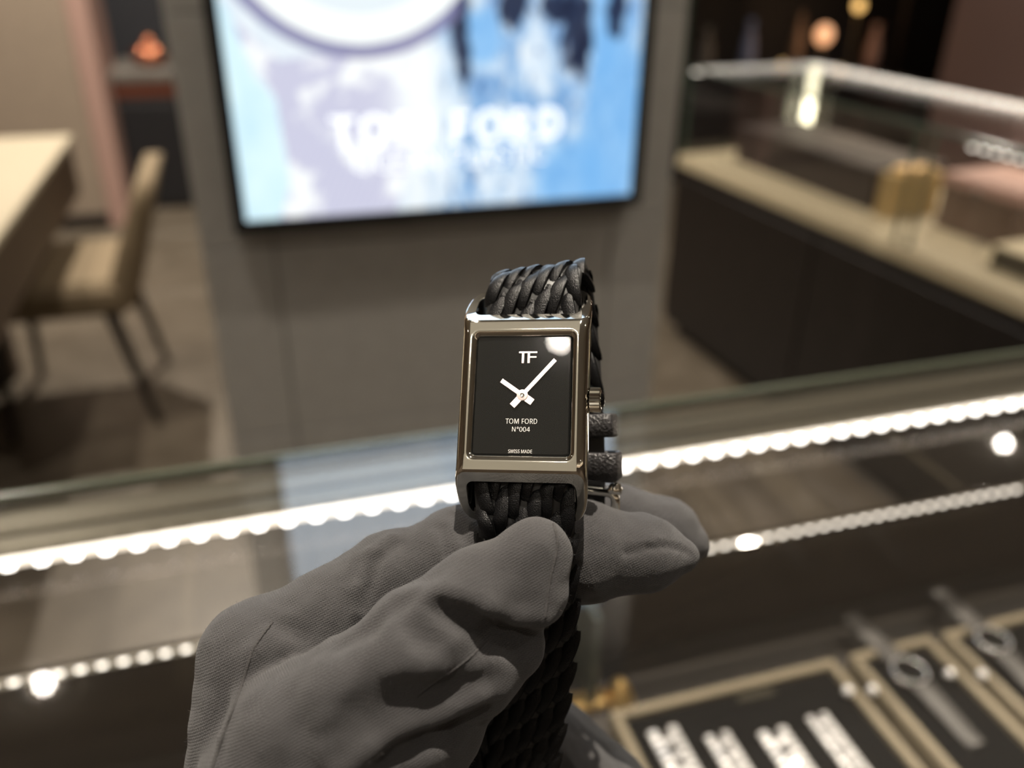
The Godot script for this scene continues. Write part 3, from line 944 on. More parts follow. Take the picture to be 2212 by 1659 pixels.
func strand(path: Path, uc: float, vc: float, hl: float, hw: float, slant: float, base: float, rise: float, side: float, parent: Node) -> void:
	var top := mb()
	var edge := mb()
	var na := 8
	var nb := 5
	var rows := []
	var lo := []
	for i in na + 1:
		var a := -1.0 + 2.0 * i / na
		var row := PackedVector3Array()
		var arch := pow(maxf(cos(a * PI * 0.5), 0.0), 0.75)
		var wd := hw * (0.62 + 0.38 * sqrt(maxf(1.0 - a * a, 0.0)))
		for j in nb + 1:
			var b: float = [-1.0, -0.80, -0.35, 0.35, 0.80, 1.0][j]
			var u := uc + slant * a * hl + b * wd
			var v := vc + a * hl + b * slant * -hw * 0.35
			var w := base + rise * arch - 0.28 * hw * b * b + 0.26 * hw * b * signf(path.a[0].x)
			row.append(path.at(u, v, w, side))
		rows.append(row)
		var l2 := PackedVector3Array()
		for b in [-1.0, 1.0]:
			l2.append(path.at(uc + slant * a * hl + b * wd, vc + a * hl + b * slant * -hw * 0.35, base + rise * arch - 0.28 * hw + 0.26 * hw * b * signf(path.a[0].x) - 0.0009, side))
		lo.append(l2)
	# the cut edge of the strip shows paler leather on one side
	var cut := signf(path.a[0].x)
	var body := []
	var rim := []
	for i in na + 1:
		var row: PackedVector3Array = rows[i]
		if cut > 0:
			body.append(row.slice(0, nb))
			rim.append(row.slice(nb - 1, nb + 1))
		else:
			body.append(row.slice(1, nb + 1))
			rim.append(row.slice(0, 2))
	sheet(top, body, false, false, side < 0)
	var m := done(top)
	edge.set_smooth_group(0)
	sheet(edge, rim, false, false, side < 0)
	for i in na:
		for e in 2:
			var jj := 0 if e == 0 else nb
			var q := [lo[i][e], lo[i + 1][e], rows[i + 1][jj], rows[i][jj]]
			if (e == 1) != (side < 0):
				q.reverse()
			quad(edge, q[0], q[1], q[2], q[3])
	edge.generate_normals()
	edge.index()
	m = edge.commit(m)
	var o := MeshInstance3D.new()
	o.name = "strand"
	o.mesh = m
	o.set_surface_override_material(0, M.leather)
	o.set_surface_override_material(1, M.leather)
	parent.add_child(o, true)

func braid(path: Path, v0: float, v1: float, side: float, gaps: bool, parent: Node) -> void:
	var cols := 6
	var pitch := 3.72 * MM
	var step := 9.0 * MM
	var slant := 0.30 * side
	for c in cols:
		var uc := (c - (cols - 1) * 0.5) * pitch
		var off := fposmod(c * 0.42, 1.0) * step
		var v := v0 + off - step * 0.5
		var edge_col := c == cols - 1
		while v < v1:
			if v > v0 - step * 0.3:
				var sl := slant * (-0.75 if edge_col else 1.0)
				strand(path, uc, v, 6.4 * MM, 1.76 * MM, sl, 0.30 * MM, 1.75 * MM, side, parent)
				if gaps and not edge_col:
					strand(path, uc + pitch * 0.55, v + step * 0.46, 2.9 * MM, 1.25 * MM, -slant * 1.6, 0.35 * MM, 0.75 * MM, side, parent)
			v += step

func build_watch() -> Transform3D:
	var w := Node3D.new()
	w.name = numbered("wrist_watch")
	add_child(w)
	var rot := Basis(Vector3.UP, deg_to_rad(-11.0)) * Basis(Vector3.RIGHT, deg_to_rad(-13.0))
	w.transform = cam_t * Transform3D(rot, hp(1127, 852, 0.0))
	tag(w, "rectangular steel watch with black dial on a braided black leather strap", "watch")
	# --- case: a flattened tube, its ends cut back towards the wrist
	var sec := []            # outer section (x, z), counter-clockwise seen from above
	var inn := []
	# from the front edge on one side, round the back, to the front edge on the other
	var prof := [Vector2(13.3, 0.0), Vector2(13.9, -0.12), Vector2(14.5, -0.5), Vector2(15.0, -1.1), Vector2(15.35, -2.0), Vector2(15.5, -3.2), Vector2(15.5, -4.6), Vector2(15.3, -6.0), Vector2(14.9, -7.2), Vector2(14.2, -8.2), Vector2(13.2, -8.9), Vector2(11.8, -9.3), Vector2(6.0, -9.5)]
	for p in prof:
		sec.append(p)
	for i in range(prof.size() - 1, -1, -1):
		sec.append(Vector2(-prof[i].x, prof[i].y))
	var front := []
	for i in 9:
		front.append(Vector2(lerpf(-13.3, 13.3, (i + 1) / 10.0), 0.0))
	var loop := sec + front       # closed loop for the end rings
	for p in loop:
		# inner opening: keeps a thick wall at the sides, thinner at the front
		var q := Vector2(clampf(p.x * 0.83, -12.6, 12.6), lerpf(-2.6, -8.4, clampf(-p.y / 9.5, 0.0, 1.0)))
		inn.append(q)
	var ye := func(z: float) -> float:
		var k := clampf(-z / 9.5, 0.0, 1.0)
		return 18.1 + 11.0 * pow(k, 1.12)
	var st := mb()
	st.set_smooth_group(0)
	var rows := []
	for r in 13:
		var f := -1.0 + 2.0 * r / 12.0
		var row := PackedVector3Array()
		for p in sec:
			var h: float = ye.call(p.y) - 0.35
			row.append(Vector3(p.x, f * h, p.y) * MM)
		rows.append(row)
	sheet(st, rows)
	for e in [-1, 1]:
		var r0 := PackedVector3Array()
		var r1 := PackedVector3Array()
		var r2 := PackedVector3Array()
		var r3 := PackedVector3Array()
		var r4 := PackedVector3Array()
		for i in loop.size():
			var p: Vector2 = loop[i]
			var q: Vector2 = inn[i]
			var he: float = ye.call(p.y)
			r0.append(Vector3(p.x, e * (he - 0.35), p.y) * MM)
			var p1 := p.lerp(q, 0.14)
			r1.append(Vector3(p1.x, e * ye.call(p1.y), p1.y) * MM)
			var p2 := p.lerp(q, 0.86)
			r2.append(Vector3(p2.x, e * ye.call(p2.y), p2.y) * MM)
			r3.append(Vector3(q.x, e * (ye.call(q.y) - 0.4), q.y) * MM)
			r4.append(Vector3(q.x, e * 16.0, q.y) * MM)
		st.set_smooth_group(0)
		sheet(st, [r0, r1], true, false, e < 0)
		st.set_smooth_group(2 + e)
		sheet(st, [r1, r2], true, false, e < 0)
		st.set_smooth_group(0)
		sheet(st, [r2, r3, r4], true, false, e < 0)
		var cc := Vector3.ZERO
		for v in r4:
			cc += v / r4.size()
		for i in r4.size():
			if e > 0:
				tri(st, r4[i], r4[(i + 1) % r4.size()], cc)
			else:
				tri(st, r4[(i + 1) % r4.size()], r4[i], cc)
	part("case", done(st), M.steel, w, "mirror polished steel case")
	# --- front plate with a rounded lip down to the crystal
	st = mb()
	var ap := rounded_rect(11.45, 14.3, 0.9, 5)
	var n := ap.size()
	var ring := func(d: float, z: float) -> PackedVector3Array:
		var row := PackedVector3Array()
		for p in rounded_rect(11.45 + d, 14.3 + d, 0.9 + d * 0.8, 5):
			row.append(Vector3(p.x, p.y, z) * MM)
		return row
	var outer := PackedVector3Array()
	for p in rounded_rect(13.3, 17.75, 0.05, 5):
		outer.append(Vector3(p.x, p.y, 0.0) * MM)
	st.set_smooth_group(0)
	var lips := [outer, ring.call(1.75, 0.10), ring.call(1.35, 0.12), ring.call(0.95, 0.02), ring.call(0.55, -0.22), ring.call(0.25, -0.55), ring.call(0.05, -0.72), ring.call(0.0, -1.3)]
	sheet(st, lips, true, false, false)
	part("bezel", done(st), M.steel, w, "polished steel bezel")
	# --- dial, crystal
	st = mb()
	st.set_smooth_group(-1)
	var dl := rounded_rect(11.5, 14.35, 0.9, 5)
	for i in n:
		tri(st, Vector3(0, 0, -1.15) * MM, Vector3(dl[i].x, dl[i].y, -1.15) * MM, Vector3(dl[(i + 1) % n].x, dl[(i + 1) % n].y, -1.15) * MM)
	var dial := part("dial", done(st), M.dial_black, w, "black watch dial")
	st = mb()
	st.set_smooth_group(0)
	var cr0 := ring.call(-0.03, -0.50)
	var cr1 := ring.call(-0.35, -0.33)
	sheet(st, [cr0, cr1], true)
	st.set_smooth_group(1)
	for i in n:
		tri(st, Vector3(0, 0, -0.33) * MM, cr1[i], cr1[(i + 1) % n])
	part("crystal", done(st), M.crystal, w, "clear watch crystal")
	# --- printed dial
	for t in [["TOM FORD", -6.15, 7.5, 1.20], ["N°004", -8.05, 4.25, 1.15], ["SWISS MADE", -13.25, 5.6, 0.82]]:
		var tm := text_mesh(t[0], 400)
		var bb := tm.get_aabb()
		var kx: float = t[2] * MM / bb.size.x
		var ky: float = t[3] * MM / bb.size.y
		var o := part("lettering", tm, M.print_silver, dial)
		o.scale = Vector3(kx, ky, 1.0)
		o.position = Vector3(-0.05 * MM - bb.get_center().x * kx, t[1] * MM - bb.get_center().y * ky, -1.10 * MM)
	st = mb()
	var lx := 0.95
	var ly := 9.2
	for b in [[0.0, 1.22, 4.4, 0.42], [-1.18, -0.15, 0.56, 2.55], [0.20, -0.15, 0.56, 2.55], [1.20, 0.05, 1.7, 0.38]]:
		bx(st, Vector3(lx + b[0], ly + b[1], -0.98) * MM, Vector3(b[2], b[3], 0.22) * MM, 0.04 * MM)
	part("logo", done(st), M.hand_metal, dial, "applied metal monogram")
	# --- hands
	for h in [["hour_hand", -55.5, 6.3, 3.0, 0.55, -0.86], ["minute_hand", 41.5, 11.4, 3.5, 0.50, -0.70]]:
		st = mb()
		var a := deg_to_rad(h[1])
		var bs := Basis(Vector3(0, 0, 1), -a)
		bx(st, bs * Vector3(0, h[2] * 0.5, 0) * MM + Vector3(0, 0, h[5]) * MM, Vector3(h[4] * 2.0, h[2], 0.12) * MM, 0.05 * MM, bs)
		bx(st, bs * Vector3(0, -h[3] * 0.5, 0) * MM + Vector3(0, 0, h[5]) * MM, Vector3(h[4] * 3.1, h[3], 0.12) * MM, 0.05 * MM, bs)
		lathe(st, [Vector2(0, -0.06 * MM), Vector2(1.32 * MM, -0.06 * MM), Vector2(1.32 * MM, 0.05 * MM), Vector2(1.2 * MM, 0.09 * MM), Vector2(0, 0.09 * MM)], 28, Vector3(0, 0, h[5]) * MM, Basis(Vector3.RIGHT, PI / 2))
		part(h[0], done(st), M.hand_metal, w)
	part("centre_pin", lathe_mesh([Vector2(0.55 * MM, 0), Vector2(0.55 * MM, 0.14 * MM), Vector2(0.4 * MM, 0.16 * MM), Vector2(0.36 * MM, 0.08 * MM), Vector2(0.12 * MM, 0.07 * MM), Vector2(0, 0.12 * MM)], 20), M.brushed_steel, w).transform = Transform3D(Basis(Vector3.RIGHT, PI / 2), Vector3(0, 0, -0.63) * MM)
	# --- fluted crown
	st = mb()
	st.set_smooth_group(-1)
	var crn := 44
	var r0 := PackedVector3Array()
	var rr := [[0.0, 2.2], [0.15, 2.55], [2.1, 2.55], [2.3, 2.35], [2.42, 1.9]]
	var cro := []
	for q in rr:
		var row := PackedVector3Array()
		for i in crn:
			var a := TAU * i / crn
			var rad: float = q[1] - (0.22 if i % 2 == 0 and q[1] > 2.2 else 0.0)
			row.append(Vector3(q[0], cos(a) * rad, sin(a) * rad) * MM)
		cro.append(row)
	sheet(st, cro, true)
	var cap := Vector3(2.75, 0, 0) * MM
	st.set_smooth_group(1)
	for i in crn:
		tri(st, cap, cro[4][i], cro[4][(i + 1) % crn])
	var crown := part("crown", done(st), M.steel, w, "fluted steel crown")
	crown.position = Vector3(15.5, -0.4, -4.2) * MM
	crown.scale = Vector3(1.15, 1.18, 1.18)
	part("crown_stone", lathe_mesh([Vector2(1.7 * MM, 0), Vector2(1.4 * MM, 0.5 * MM), Vector2(0, 0.8 * MM)], 24), M.onyx, crown, "black stone set in the crown").transform = Transform3D(Basis(Vector3(0, 0, 1), -PI / 2), Vector3(2.35, 0, 0) * MM)
	# --- strap. Points in the watch's own axes
	var inv := w.transform.affine_inverse() * cam_t
	var strap := Node3D.new()
	strap.name = "strap"
	strap.set_meta("label", "braided black leather strap")
	w.add_child(strap)
	var up := Path.new()
	var X := Vector3.RIGHT
	up.build([Vector3(0.6, 15.5, -5.4) * MM, Vector3(0.8, 21, -5.2) * MM, Vector3(1.1, 27.5, -5.3) * MM, Vector3(1.5, 33.0, -8.6) * MM, Vector3(2.1, 34.3, -14.5) * MM, Vector3(3.0, 30, -20.5) * MM, Vector3(4.2, 19, -24.5) * MM, Vector3(5.6, 4, -27.0) * MM, Vector3(6.2, -10, -29.6) * MM, Vector3(6.0, -24, -35.0) * MM, Vector3(5.6, -36, -38.4) * MM],
		[X, X, Vector3(1, 0.03, 0), Vector3(1, 0.11, 0), Vector3(1, 0.13, 0.0), Vector3(1, 0.10, 0.05), Vector3(1, 0.03, 0.12), Vector3(1, 0.0, 0.2), Vector3(1, 0, 0.22), Vector3(1, 0, 0.22), Vector3(1, 0, 0.22)], 160)
	braid(up, 0.0, up.length() * 0.46, 1.0, true, strap)
	braid(up, up.length() * 0.20, up.length() * 0.66, -1.0, false, strap)
	var lowp := []
	var lowa := []
	for q in [[0.0, -15.5, -5.4], [0.0, -22.0, -5.2]]:
		lowp.append(Vector3(q[0], q[1], q[2]) * MM)
		lowa.append(-X)
	for q in [[1137.0, 1120.0, 0.3], [1138.0, 1190.0, -2.0], [1143.0, 1270.0, -5.0], [1146.0, 1360.0, -10.0], [1138.0, 1450.0, -15.0], [1122.0, 1560.0, -19.5], [1104.0, 1680.0, -24.0], [1085.0, 1800.0, -28.0], [1065.0, 1930.0, -32.0]]:
		lowp.append(inv * hp(q[0], q[1], q[2]))
		lowa.append(inv.basis * Vector3(-1.0, 0.0, -0.05))
	var low := Path.new()
	low.build(lowp, lowa, 170)
	braid(low, 0.0, low.length() - 4 * MM, 1.0, true, strap)
	for pth in [up, low]:
		var cs := mb()
		cs.set_smooth_group(0)
		var rws := []
		for i in 81:
			var v: float = pth.length() * i / 80.0
			var row := PackedVector3Array()
			for k in [[-11.3, -0.2], [-10.4, -0.85], [10.4, -0.85], [11.3, -0.2], [11.3, 0.3], [10.4, 0.8], [-10.4, 0.8], [-11.3, 0.3]]:
				row.append(pth.at(k[0] * MM, v, k[1] * MM, 1.0))
			rws.append(row)
		sheet(cs, rws, true)
		part("strap_core", done(cs), M.leather_core, strap)
	# --- keepers round the hanging strap and the buckle
	for k in [[0.654, 5.6, 13.0, 3.4, 0.4], [0.748, 6.6, 12.6, 3.2, 1.8]]:
		var v: float = up.length() * k[0]
		var ks := mb()
		ks.set_smooth_group(0)
		var ro := []
		for q in [[-0.5, 0.55], [-0.42, 1.0], [0.42, 1.0], [0.5, 0.55], [0.42, 0.05], [-0.42, 0.05]]:
			var row := PackedVector3Array()
			for p in rounded_rect((k[2] + q[1]) * MM, (k[3] - 0.7 + q[1]) * MM, 1.6 * MM, 5):
				row.append(up.at(p.x + k[4] * MM, v + q[0] * k[1] * MM, p.y, 1.0))
			ro.append(row)
		sheet(ks, ro, true, true)
		part("strap_keeper", done(ks), M.pebbled_leather, w, "pebbled black leather strap loop")
	var bk := mb()
	var bv := up.length() * 0.845
	var bp := []
	for p in rounded_rect(13.0 * MM, 3.6 * MM, 2.0 * MM, 5):
		bp.append(up.at(p.x + 1.6 * MM, bv + p.y, -1.5 * MM, 1.0))
	bp.append(bp[0])
	tube(bk, bp, [1.2 * MM], 10, false)
	var buckle := part("buckle", done(bk), M.steel, w, "polished steel buckle")
	bk = mb()
	tube(bk, [up.at(0, bv - 4 * MM, -2.4 * MM, 1.0), up.at(0, bv + 4 * MM, -2.6 * MM, 1.0)], [0.9 * MM, 0.6 * MM], 8)
	part("buckle_tongue", done(bk), M.steel, buckle)
	bk = mb()
	lathe(bk, [Vector2(0, -1.5 * MM), Vector2(1.7 * MM, -1.2 * MM), Vector2(2.0 * MM, 0), Vector2(1.4 * MM, 1.4 * MM), Vector2(0, 1.9 * MM)], 16, up.at(14.3 * MM, bv - 4.5 * MM, -1.2 * MM, 1.0))
	part("buckle_bolt", done(bk), M.steel, buckle)
	return w.transform

# ------------------------------------------------------------------ the gloved hand
var cap_a := PackedVector3Array()
var cap_b := PackedVector3Array()
var cap_ra := PackedFloat32Array()
var cap_rb := PackedFloat32Array()
var cap_g := PackedInt32Array()
var fold_a := PackedVector3Array()
var fold_b := PackedVector3Array()
var fold_h := PackedFloat32Array()
var fold_w := PackedFloat32Array()
var rumple := FastNoiseLite.new()
const GK := [0.0045, 0.0040, 0.003, 0.006]

# chain of [px, py, z mm, radius in pixels]
func chain(g: int, pts: Array) -> void:
	for i in pts.size() - 1:
		var p: Array = pts[i]
		var q: Array = pts[i + 1]
		cap_a.append(hp(p[0], p[1], p[2]))
		cap_b.append(hp(q[0], q[1], q[2]))
		cap_ra.append(p[3] / FPX * (0.2 - p[2] * MM))
		cap_rb.append(q[3] / FPX * (0.2 - q[2] * MM))
		cap_g.append(g)

func base_field(p: Vector3, caps: PackedInt32Array) -> float:
	var dg := [1.0, 1.0, 1.0, 1.0]
	for i in caps:
		var a := cap_a[i]
		var ba := cap_b[i] - a
		var pa := p - a
		var h := clampf(pa.dot(ba) / ba.length_squared(), 0.0, 1.0)
		var d := (pa - ba * h).length() - lerpf(cap_ra[i], cap_rb[i], h)
		var g := cap_g[i]
		var o: float = dg[g]
		var k: float = GK[g]
		if o > 0.5:
			dg[g] = d
		else:
			var t := maxf(k - absf(o - d), 0.0)
			dg[g] = minf(o, d) - t * t / (4.0 * k)
	var r: float = dg[0]
	for g in [1, 2, 3]:
		var d: float = dg[g]
		var k := 0.0016
		var t := maxf(k - absf(r - d), 0.0)
		r = minf(r, d) - t * t / (4.0 * k)
	return r

func field(p: Vector3, caps: PackedInt32Array, folds: PackedInt32Array) -> float:
	var d := base_field(p, caps)
	var last := -1
	for i in folds:
		var a := fold_a[i]
		var ba := fold_b[i] - a
		var pa := p - a
		var h := clampf(pa.dot(ba) / ba.length_squared(), 0.0, 1.0)
		var q := (pa - ba * h).length_squared() / (fold_w[i] * fold_w[i])
		if q < 5.0:
			d += fold_h[i] * exp(-q)
	d += rumple.get_noise_3d(p.x * 1000.0, p.y * 1000.0, p.z * 1000.0) * 0.0006
	return d

var all_caps := PackedInt32Array()

func on_glove(px: float, py: float) -> Vector3:
	var dir := hp(px, py, 0.0).normalized()
	var t := 0.12
	for i in 90:
		var d := base_field(dir * t, all_caps)
		if d < 0.00006:
			break
		t += d * 0.9
		if t > 0.32:
			break
	return dir * t

# folds: polylines of pixels laid on the cloth; height > 0 sinks, < 0 raises. Overlapping joints are avoided by one segment list per fold
func fold(pts: Array, h_mm: float, w_mm: float) -> void:
	var q := []
	for p in pts:
		q.append(on_glove(p[0], p[1]))
	for i in q.size() - 1:
		var a: Vector3 = q[i]
		var b: Vector3 = q[i + 1]
		if a.distance_to(b) > 0.02 or absf(a.z - b.z) > 0.0065:
			continue
		fold_a.append(a)
		fold_b.append(b)
		# neighbours overlap at the joints, so each carries a little less there
		fold_h.append(h_mm * MM * 0.8)
		fold_w.append(w_mm * MM)

func seam(pts: Array, r: float, parent: Node3D, inv: Transform3D, caps_all: PackedInt32Array, folds_all: PackedInt32Array) -> void:
	# stitched line: a thin cord lying on the finished surface
	var cv := Curve2D.new()
	for i in pts.size():
		var pv: Vector2 = Vector2(pts[maxi(i - 1, 0)][0], pts[maxi(i - 1, 0)][1])
		var nx: Vector2 = Vector2(pts[mini(i + 1, pts.size() - 1)][0], pts[mini(i + 1, pts.size() - 1)][1])
		var t := (nx - pv) / 6.0
		cv.add_point(Vector2(pts[i][0], pts[i][1]), -t, t)
	var L := cv.get_baked_length()
	var n := int(L / 7.0)
	var line := []
	var rad := []
	for i in n + 1:
		var p := cv.sample_baked(L * i / n, true)
		var dir := hp(p.x, p.y, 0.0).normalized()
		var t := 0.12
		for k in 90:
			var d := field(dir * t, caps_all, folds_all)
			if d < 0.00006:
				break
			t += d * 0.8
			if t > 0.32:
				break
		if line.size() > 0 and (inv * (dir * t)).distance_to(line[-1]) > 0.006:
			continue
		line.append(inv * (dir * t))
		rad.append(r * (1.0 if i % 2 == 0 else 0.72))
	if line.size() < 3:
		return
	var st := mb()
	tube(st, line, rad, 6)
	part("seam", done(st), M.knit_seam, parent, "stitched glove seam")

func build_hand() -> void:
	rumple.seed = 2
	rumple.frequency = 0.09
	rumple.fractal_octaves = 2
	# index finger with its knuckle, behind the strap
	chain(0, [[540, 1720, 4, 150], [535, 1570, 2, 112], [565, 1430, -2, 128], [700, 1360, -7, 116], [850, 1268, -11, 112], [1000, 1205, -14, 104], [1130, 1195, -15.5, 100], [1255, 1190, -15.5, 104], [1395, 1196, -15, 78], [1480, 1203, -14, 33]])
	# second finger behind it
	chain(2, [[1000, 1240, -44, 92], [1200, 1170, -45, 82], [1340, 1128, -45, 78], [1440, 1148, -44, 69], [1495, 1172, -43, 38]])
	# thumb and its ball, in front of the strap
	chain(1, [[1152, 1195, 11.0, 72], [1150, 1278, 11.5, 70], [1090, 1290, 12, 62]])
	chain(1, [[1165, 1195, 11.0, 62], [1030, 1275, 13, 86], [900, 1385, 15, 108], [760, 1500, 15, 118], [640, 1580, 13, 135], [590, 1700, 12, 165]])
	chain(1, [[900, 1440, 12, 130], [1010, 1440, 10, 110], [1105, 1395, 9, 74]])
	chain(1, [[760, 1570, 12, 160], [880, 1560, 9, 140], [930, 1560, 7, 118]])
	chain(1, [[700, 1660, 9, 170], [840, 1680, 6, 160]])
	# palm and folded fingers, behind the strap
	chain(3, [[640, 1640, -12, 190], [830, 1700, -44, 150], [1110, 1685, -68, 195], [1230, 1790, -70, 205]])
	chain(3, [[620, 1640, 2, 190], [600, 1800, 6, 195], [590, 2000, 12, 215], [580, 2150, 16, 225]])
	for i in cap_a.size():
		all_caps.append(i)
	# folds of the cloth
	fold([[590, 1345], [660, 1372], [735, 1392], [800, 1358], [860, 1306], [905, 1280]], 1.6, 2.0)
	fold([[905, 1278], [975, 1280], [1050, 1312], [1120, 1336], [1175, 1340]], -2.1, 2.4)
	fold([[955, 1318], [1010, 1340], [1065, 1368], [1120, 1392], [1160, 1400]], 3.8, 2.6)
	fold([[880, 1345], [905, 1375], [940, 1390]], 1.7, 3.0)
	fold([[770, 1325], [776, 1270], [800, 1195], [845, 1160]], -1.3, 1.5)
	fold([[788, 1310], [794, 1275], [820, 1205], [864, 1172]], 1.1, 1.2)
	fold([[1000, 1105], [1022, 1150], [1030, 1200]], -1.5, 1.4)
	fold([[980, 1110], [1000, 1160], [1012, 1215]], 1.6, 1.2)
	fold([[955, 1140], [965, 1195], [985, 1245]], 1.2, 1.3)
	fold([[935, 1150], [948, 1200], [960, 1250]], -0.5, 1.2)
	fold([[590, 1342], [545, 1405], [515, 1500], [480, 1590], [455, 1680]], -0.9, 1.7)
	fold([[735, 1670], [800, 1620], [880, 1570], [960, 1545], [1040, 1505]], -1.9, 2.4)
	fold([[830, 1640], [900, 1605], [970, 1575], [1040, 1540]], 2.8, 2.3)
	fold([[930, 1500], [980, 1490], [1040, 1470]], 1.1, 2.4)
	fold([[960, 1450], [1020, 1440], [1080, 1425]], -0.7, 2.2)
	fold([[620, 1520], [640, 1580], [650, 1640]], 0.8, 3.0)
	fold([[680, 1500], [700, 1560], [705, 1640]], -0.5, 3.0)
	fold([[1030, 1400], [940, 1415], [850, 1440], [760, 1475], [680, 1520]], -0.9, 4.5)
	fold([[980, 1460], [880, 1490], [780, 1530], [700, 1570]], 0.9, 4.0)
	fold([[640, 1420], [700, 1440], [780, 1420]], -0.7, 3.5)
	fold([[700, 1300], [690, 1340], [700, 1370]], 0.6, 2.6)
	fold([[880, 1190], [900, 1240], [895, 1280]], 0.6, 2.6)
	fold([[1260, 1120], [1275, 1180], [1265, 1240]], 0.5, 2.4)
	fold([[1350, 1196], [1395, 1184], [1440, 1180], [1480, 1190], [1496, 1200]], 1.1, 0.75)
	fold([[1370, 1176], [1420, 1164], [1470, 1176]], -0.35, 1.4)
	fold([[1190, 1140], [1200, 1190], [1186, 1260], [1176, 1330]], 0.45, 0.9)
	fold([[1265, 1480], [1285, 1570], [1300, 1660]], 0.5, 1.0)
	# sample the field: coarse blocks first, then the cells near the surface
	var cell := 0.00085
	var lo := Vector3(-0.080, -0.128, -0.290)
	var dims := Vector3i(164, 136, 160)
	var bs := 4
	var nx := dims.x + 1
	var ny := dims.y + 1
	var val := PackedFloat32Array()
	val.resize(nx * ny * (dims.z + 1))
	val.fill(1.0)
	var live := []
	var half := cell * bs * 0.5
	var reach := half * 1.75
	for bzz in range(0, dims.z, bs):
		for byy in range(0, dims.y, bs):
			for bxx in range(0, dims.x, bs):
				var c := lo + Vector3(bxx, byy, bzz) * cell + Vector3.ONE * half
				var caps := PackedInt32Array()
				var best := 1.0
				for i in all_caps:
					var a := cap_a[i]
					var ba := cap_b[i] - a
					var pa := c - a
					var h := clampf(pa.dot(ba) / ba.length_squared(), 0.0, 1.0)
					var d := (pa - ba * h).length() - lerpf(cap_ra[i], cap_rb[i], h)
					best = minf(best, d)
					if d < reach + 0.0095:
						caps.append(i)
				if best > reach + 0.0045:
					continue
				if absf(base_field(c, caps)) > reach + 0.0035:
					continue
				var folds := PackedInt32Array()
				for i in fold_a.size():
					var a := fold_a[i]
					var ba := fold_b[i] - a
					var pa := c - a
					var h := clampf(pa.dot(ba) / ba.length_squared(), 0.0, 1.0)
					if (pa - ba * h).length() < reach + fold_w[i] * 2.3:
						folds.append(i)
				live.append(Vector3i(bxx, byy, bzz))
				for z in range(bzz, bzz + bs + 1):
					for y in range(byy, byy + bs + 1):
						for x in range(bxx, bxx + bs + 1):
							var at := x + nx * (y + ny * z)
							if val[at] == 1.0:
								val[at] = field(lo + Vector3(x, y, z) * cell, caps, folds)
	# surface nets
	var w := Node3D.new()
	w.name = numbered("gloved_hand")
	add_child(w)
	w.transform = cam_t * Transform3D(Basis(Vector3(0, 0, 1), deg_to_rad(28.0)) * Basis(Vector3.UP, deg_to_rad(20.0)), hp(640, 1640, 0.0))
	tag(w, "hand in a dark grey knitted glove pinching the watch strap", "hand")
	var inv := w.transform.affine_inverse() * cam_t
	var vid := {}
	var verts := PackedVector3Array()
	var idx := PackedInt32Array()
	var offs := PackedInt32Array()
	for k in 8:
		offs.append((k & 1) + nx * (((k >> 1) & 1) + ny * (k >> 2)))
	for b in live:
		for z in range(b.z, b.z + bs):
			for y in range(b.y, b.y + bs):
				for x in range(b.x, b.x + bs):
					var at: int = x + nx * (y + ny * z)
					var neg := 0
					var bad := false
					for k in 8:
						var v := val[at + offs[k]]
						if v == 1.0:
							bad = true
							break
						if v < 0.0:
							neg += 1
					if bad or neg == 0 or neg == 8:
						continue
					var s := Vector3.ZERO
					var cnt := 0
					for e in [[0, 1], [2, 3], [4, 5], [6, 7], [0, 2], [1, 3], [4, 6], [5, 7], [0, 4], [1, 5], [2, 6], [3, 7]]:
						var v0 := val[at + offs[e[0]]]
						var v1 := val[at + offs[e[1]]]
						if (v0 < 0.0) != (v1 < 0.0):
							var t := v0 / (v0 - v1)
							var p0 := Vector3(e[0] & 1, (e[0] >> 1) & 1, e[0] >> 2)
							var p1 := Vector3(e[1] & 1, (e[1] >> 1) & 1, e[1] >> 2)
							s += p0.lerp(p1, t)
							cnt += 1
					vid[at] = verts.size()
					verts.append(inv * (lo + (Vector3(x, y, z) + s / cnt) * cell))
	for at in vid:
		var v0 := val[at]
		for ax in 3:
			var st: int = [1, nx, nx * ny][ax]
			var u: int = [nx, nx * ny, 1][ax]
			var v: int = [nx * ny, 1, nx][ax]
			var v1 := val[at + st]
			if (v0 < 0.0) == (v1 < 0.0):
				continue
			var c0 = vid.get(at - u - v)
			var c1 = vid.get(at - v)
			var c3 = vid.get(at - u)
			if c0 == null or c1 == null or c3 == null:
				continue
			var q: Array = [c0, c1, vid[at], c3]
			if v0 > 0.0:
				q.reverse()
			for k in [q[0], q[2], q[1], q[0], q[3], q[2]]:
				idx.append(k)
	var nor := PackedVector3Array()
	nor.resize(verts.size())
	for i in range(0, idx.size(), 3):
		var a := verts[idx[i]]
		var nn := (verts[idx[i + 2]] - a).cross(verts[idx[i + 1]] - a)
		for k in 3:
			nor[idx[i + k]] += nn
	for i in nor.size():
		nor[i] = nor[i].normalized()
	var arr := []
	arr.resize(Mesh.ARRAY_MAX)
	arr[Mesh.ARRAY_VERTEX] = verts
	arr[Mesh.ARRAY_NORMAL] = nor
	arr[Mesh.ARRAY_INDEX] = idx
	var am := ArrayMesh.new()
	am.add_surface_from_arrays(Mesh.PRIMITIVE_TRIANGLES, arr)
	part("glove", am, M.knit, w, "dark grey knitted cotton glove")
	print("glove ", verts.size(), " vertices")
	# loose fibres standing off the cloth
	var fs := mb()
	fs.set_smooth_group(-1)
	var rg := RandomNumberGenerator.new()
	rg.seed = 77
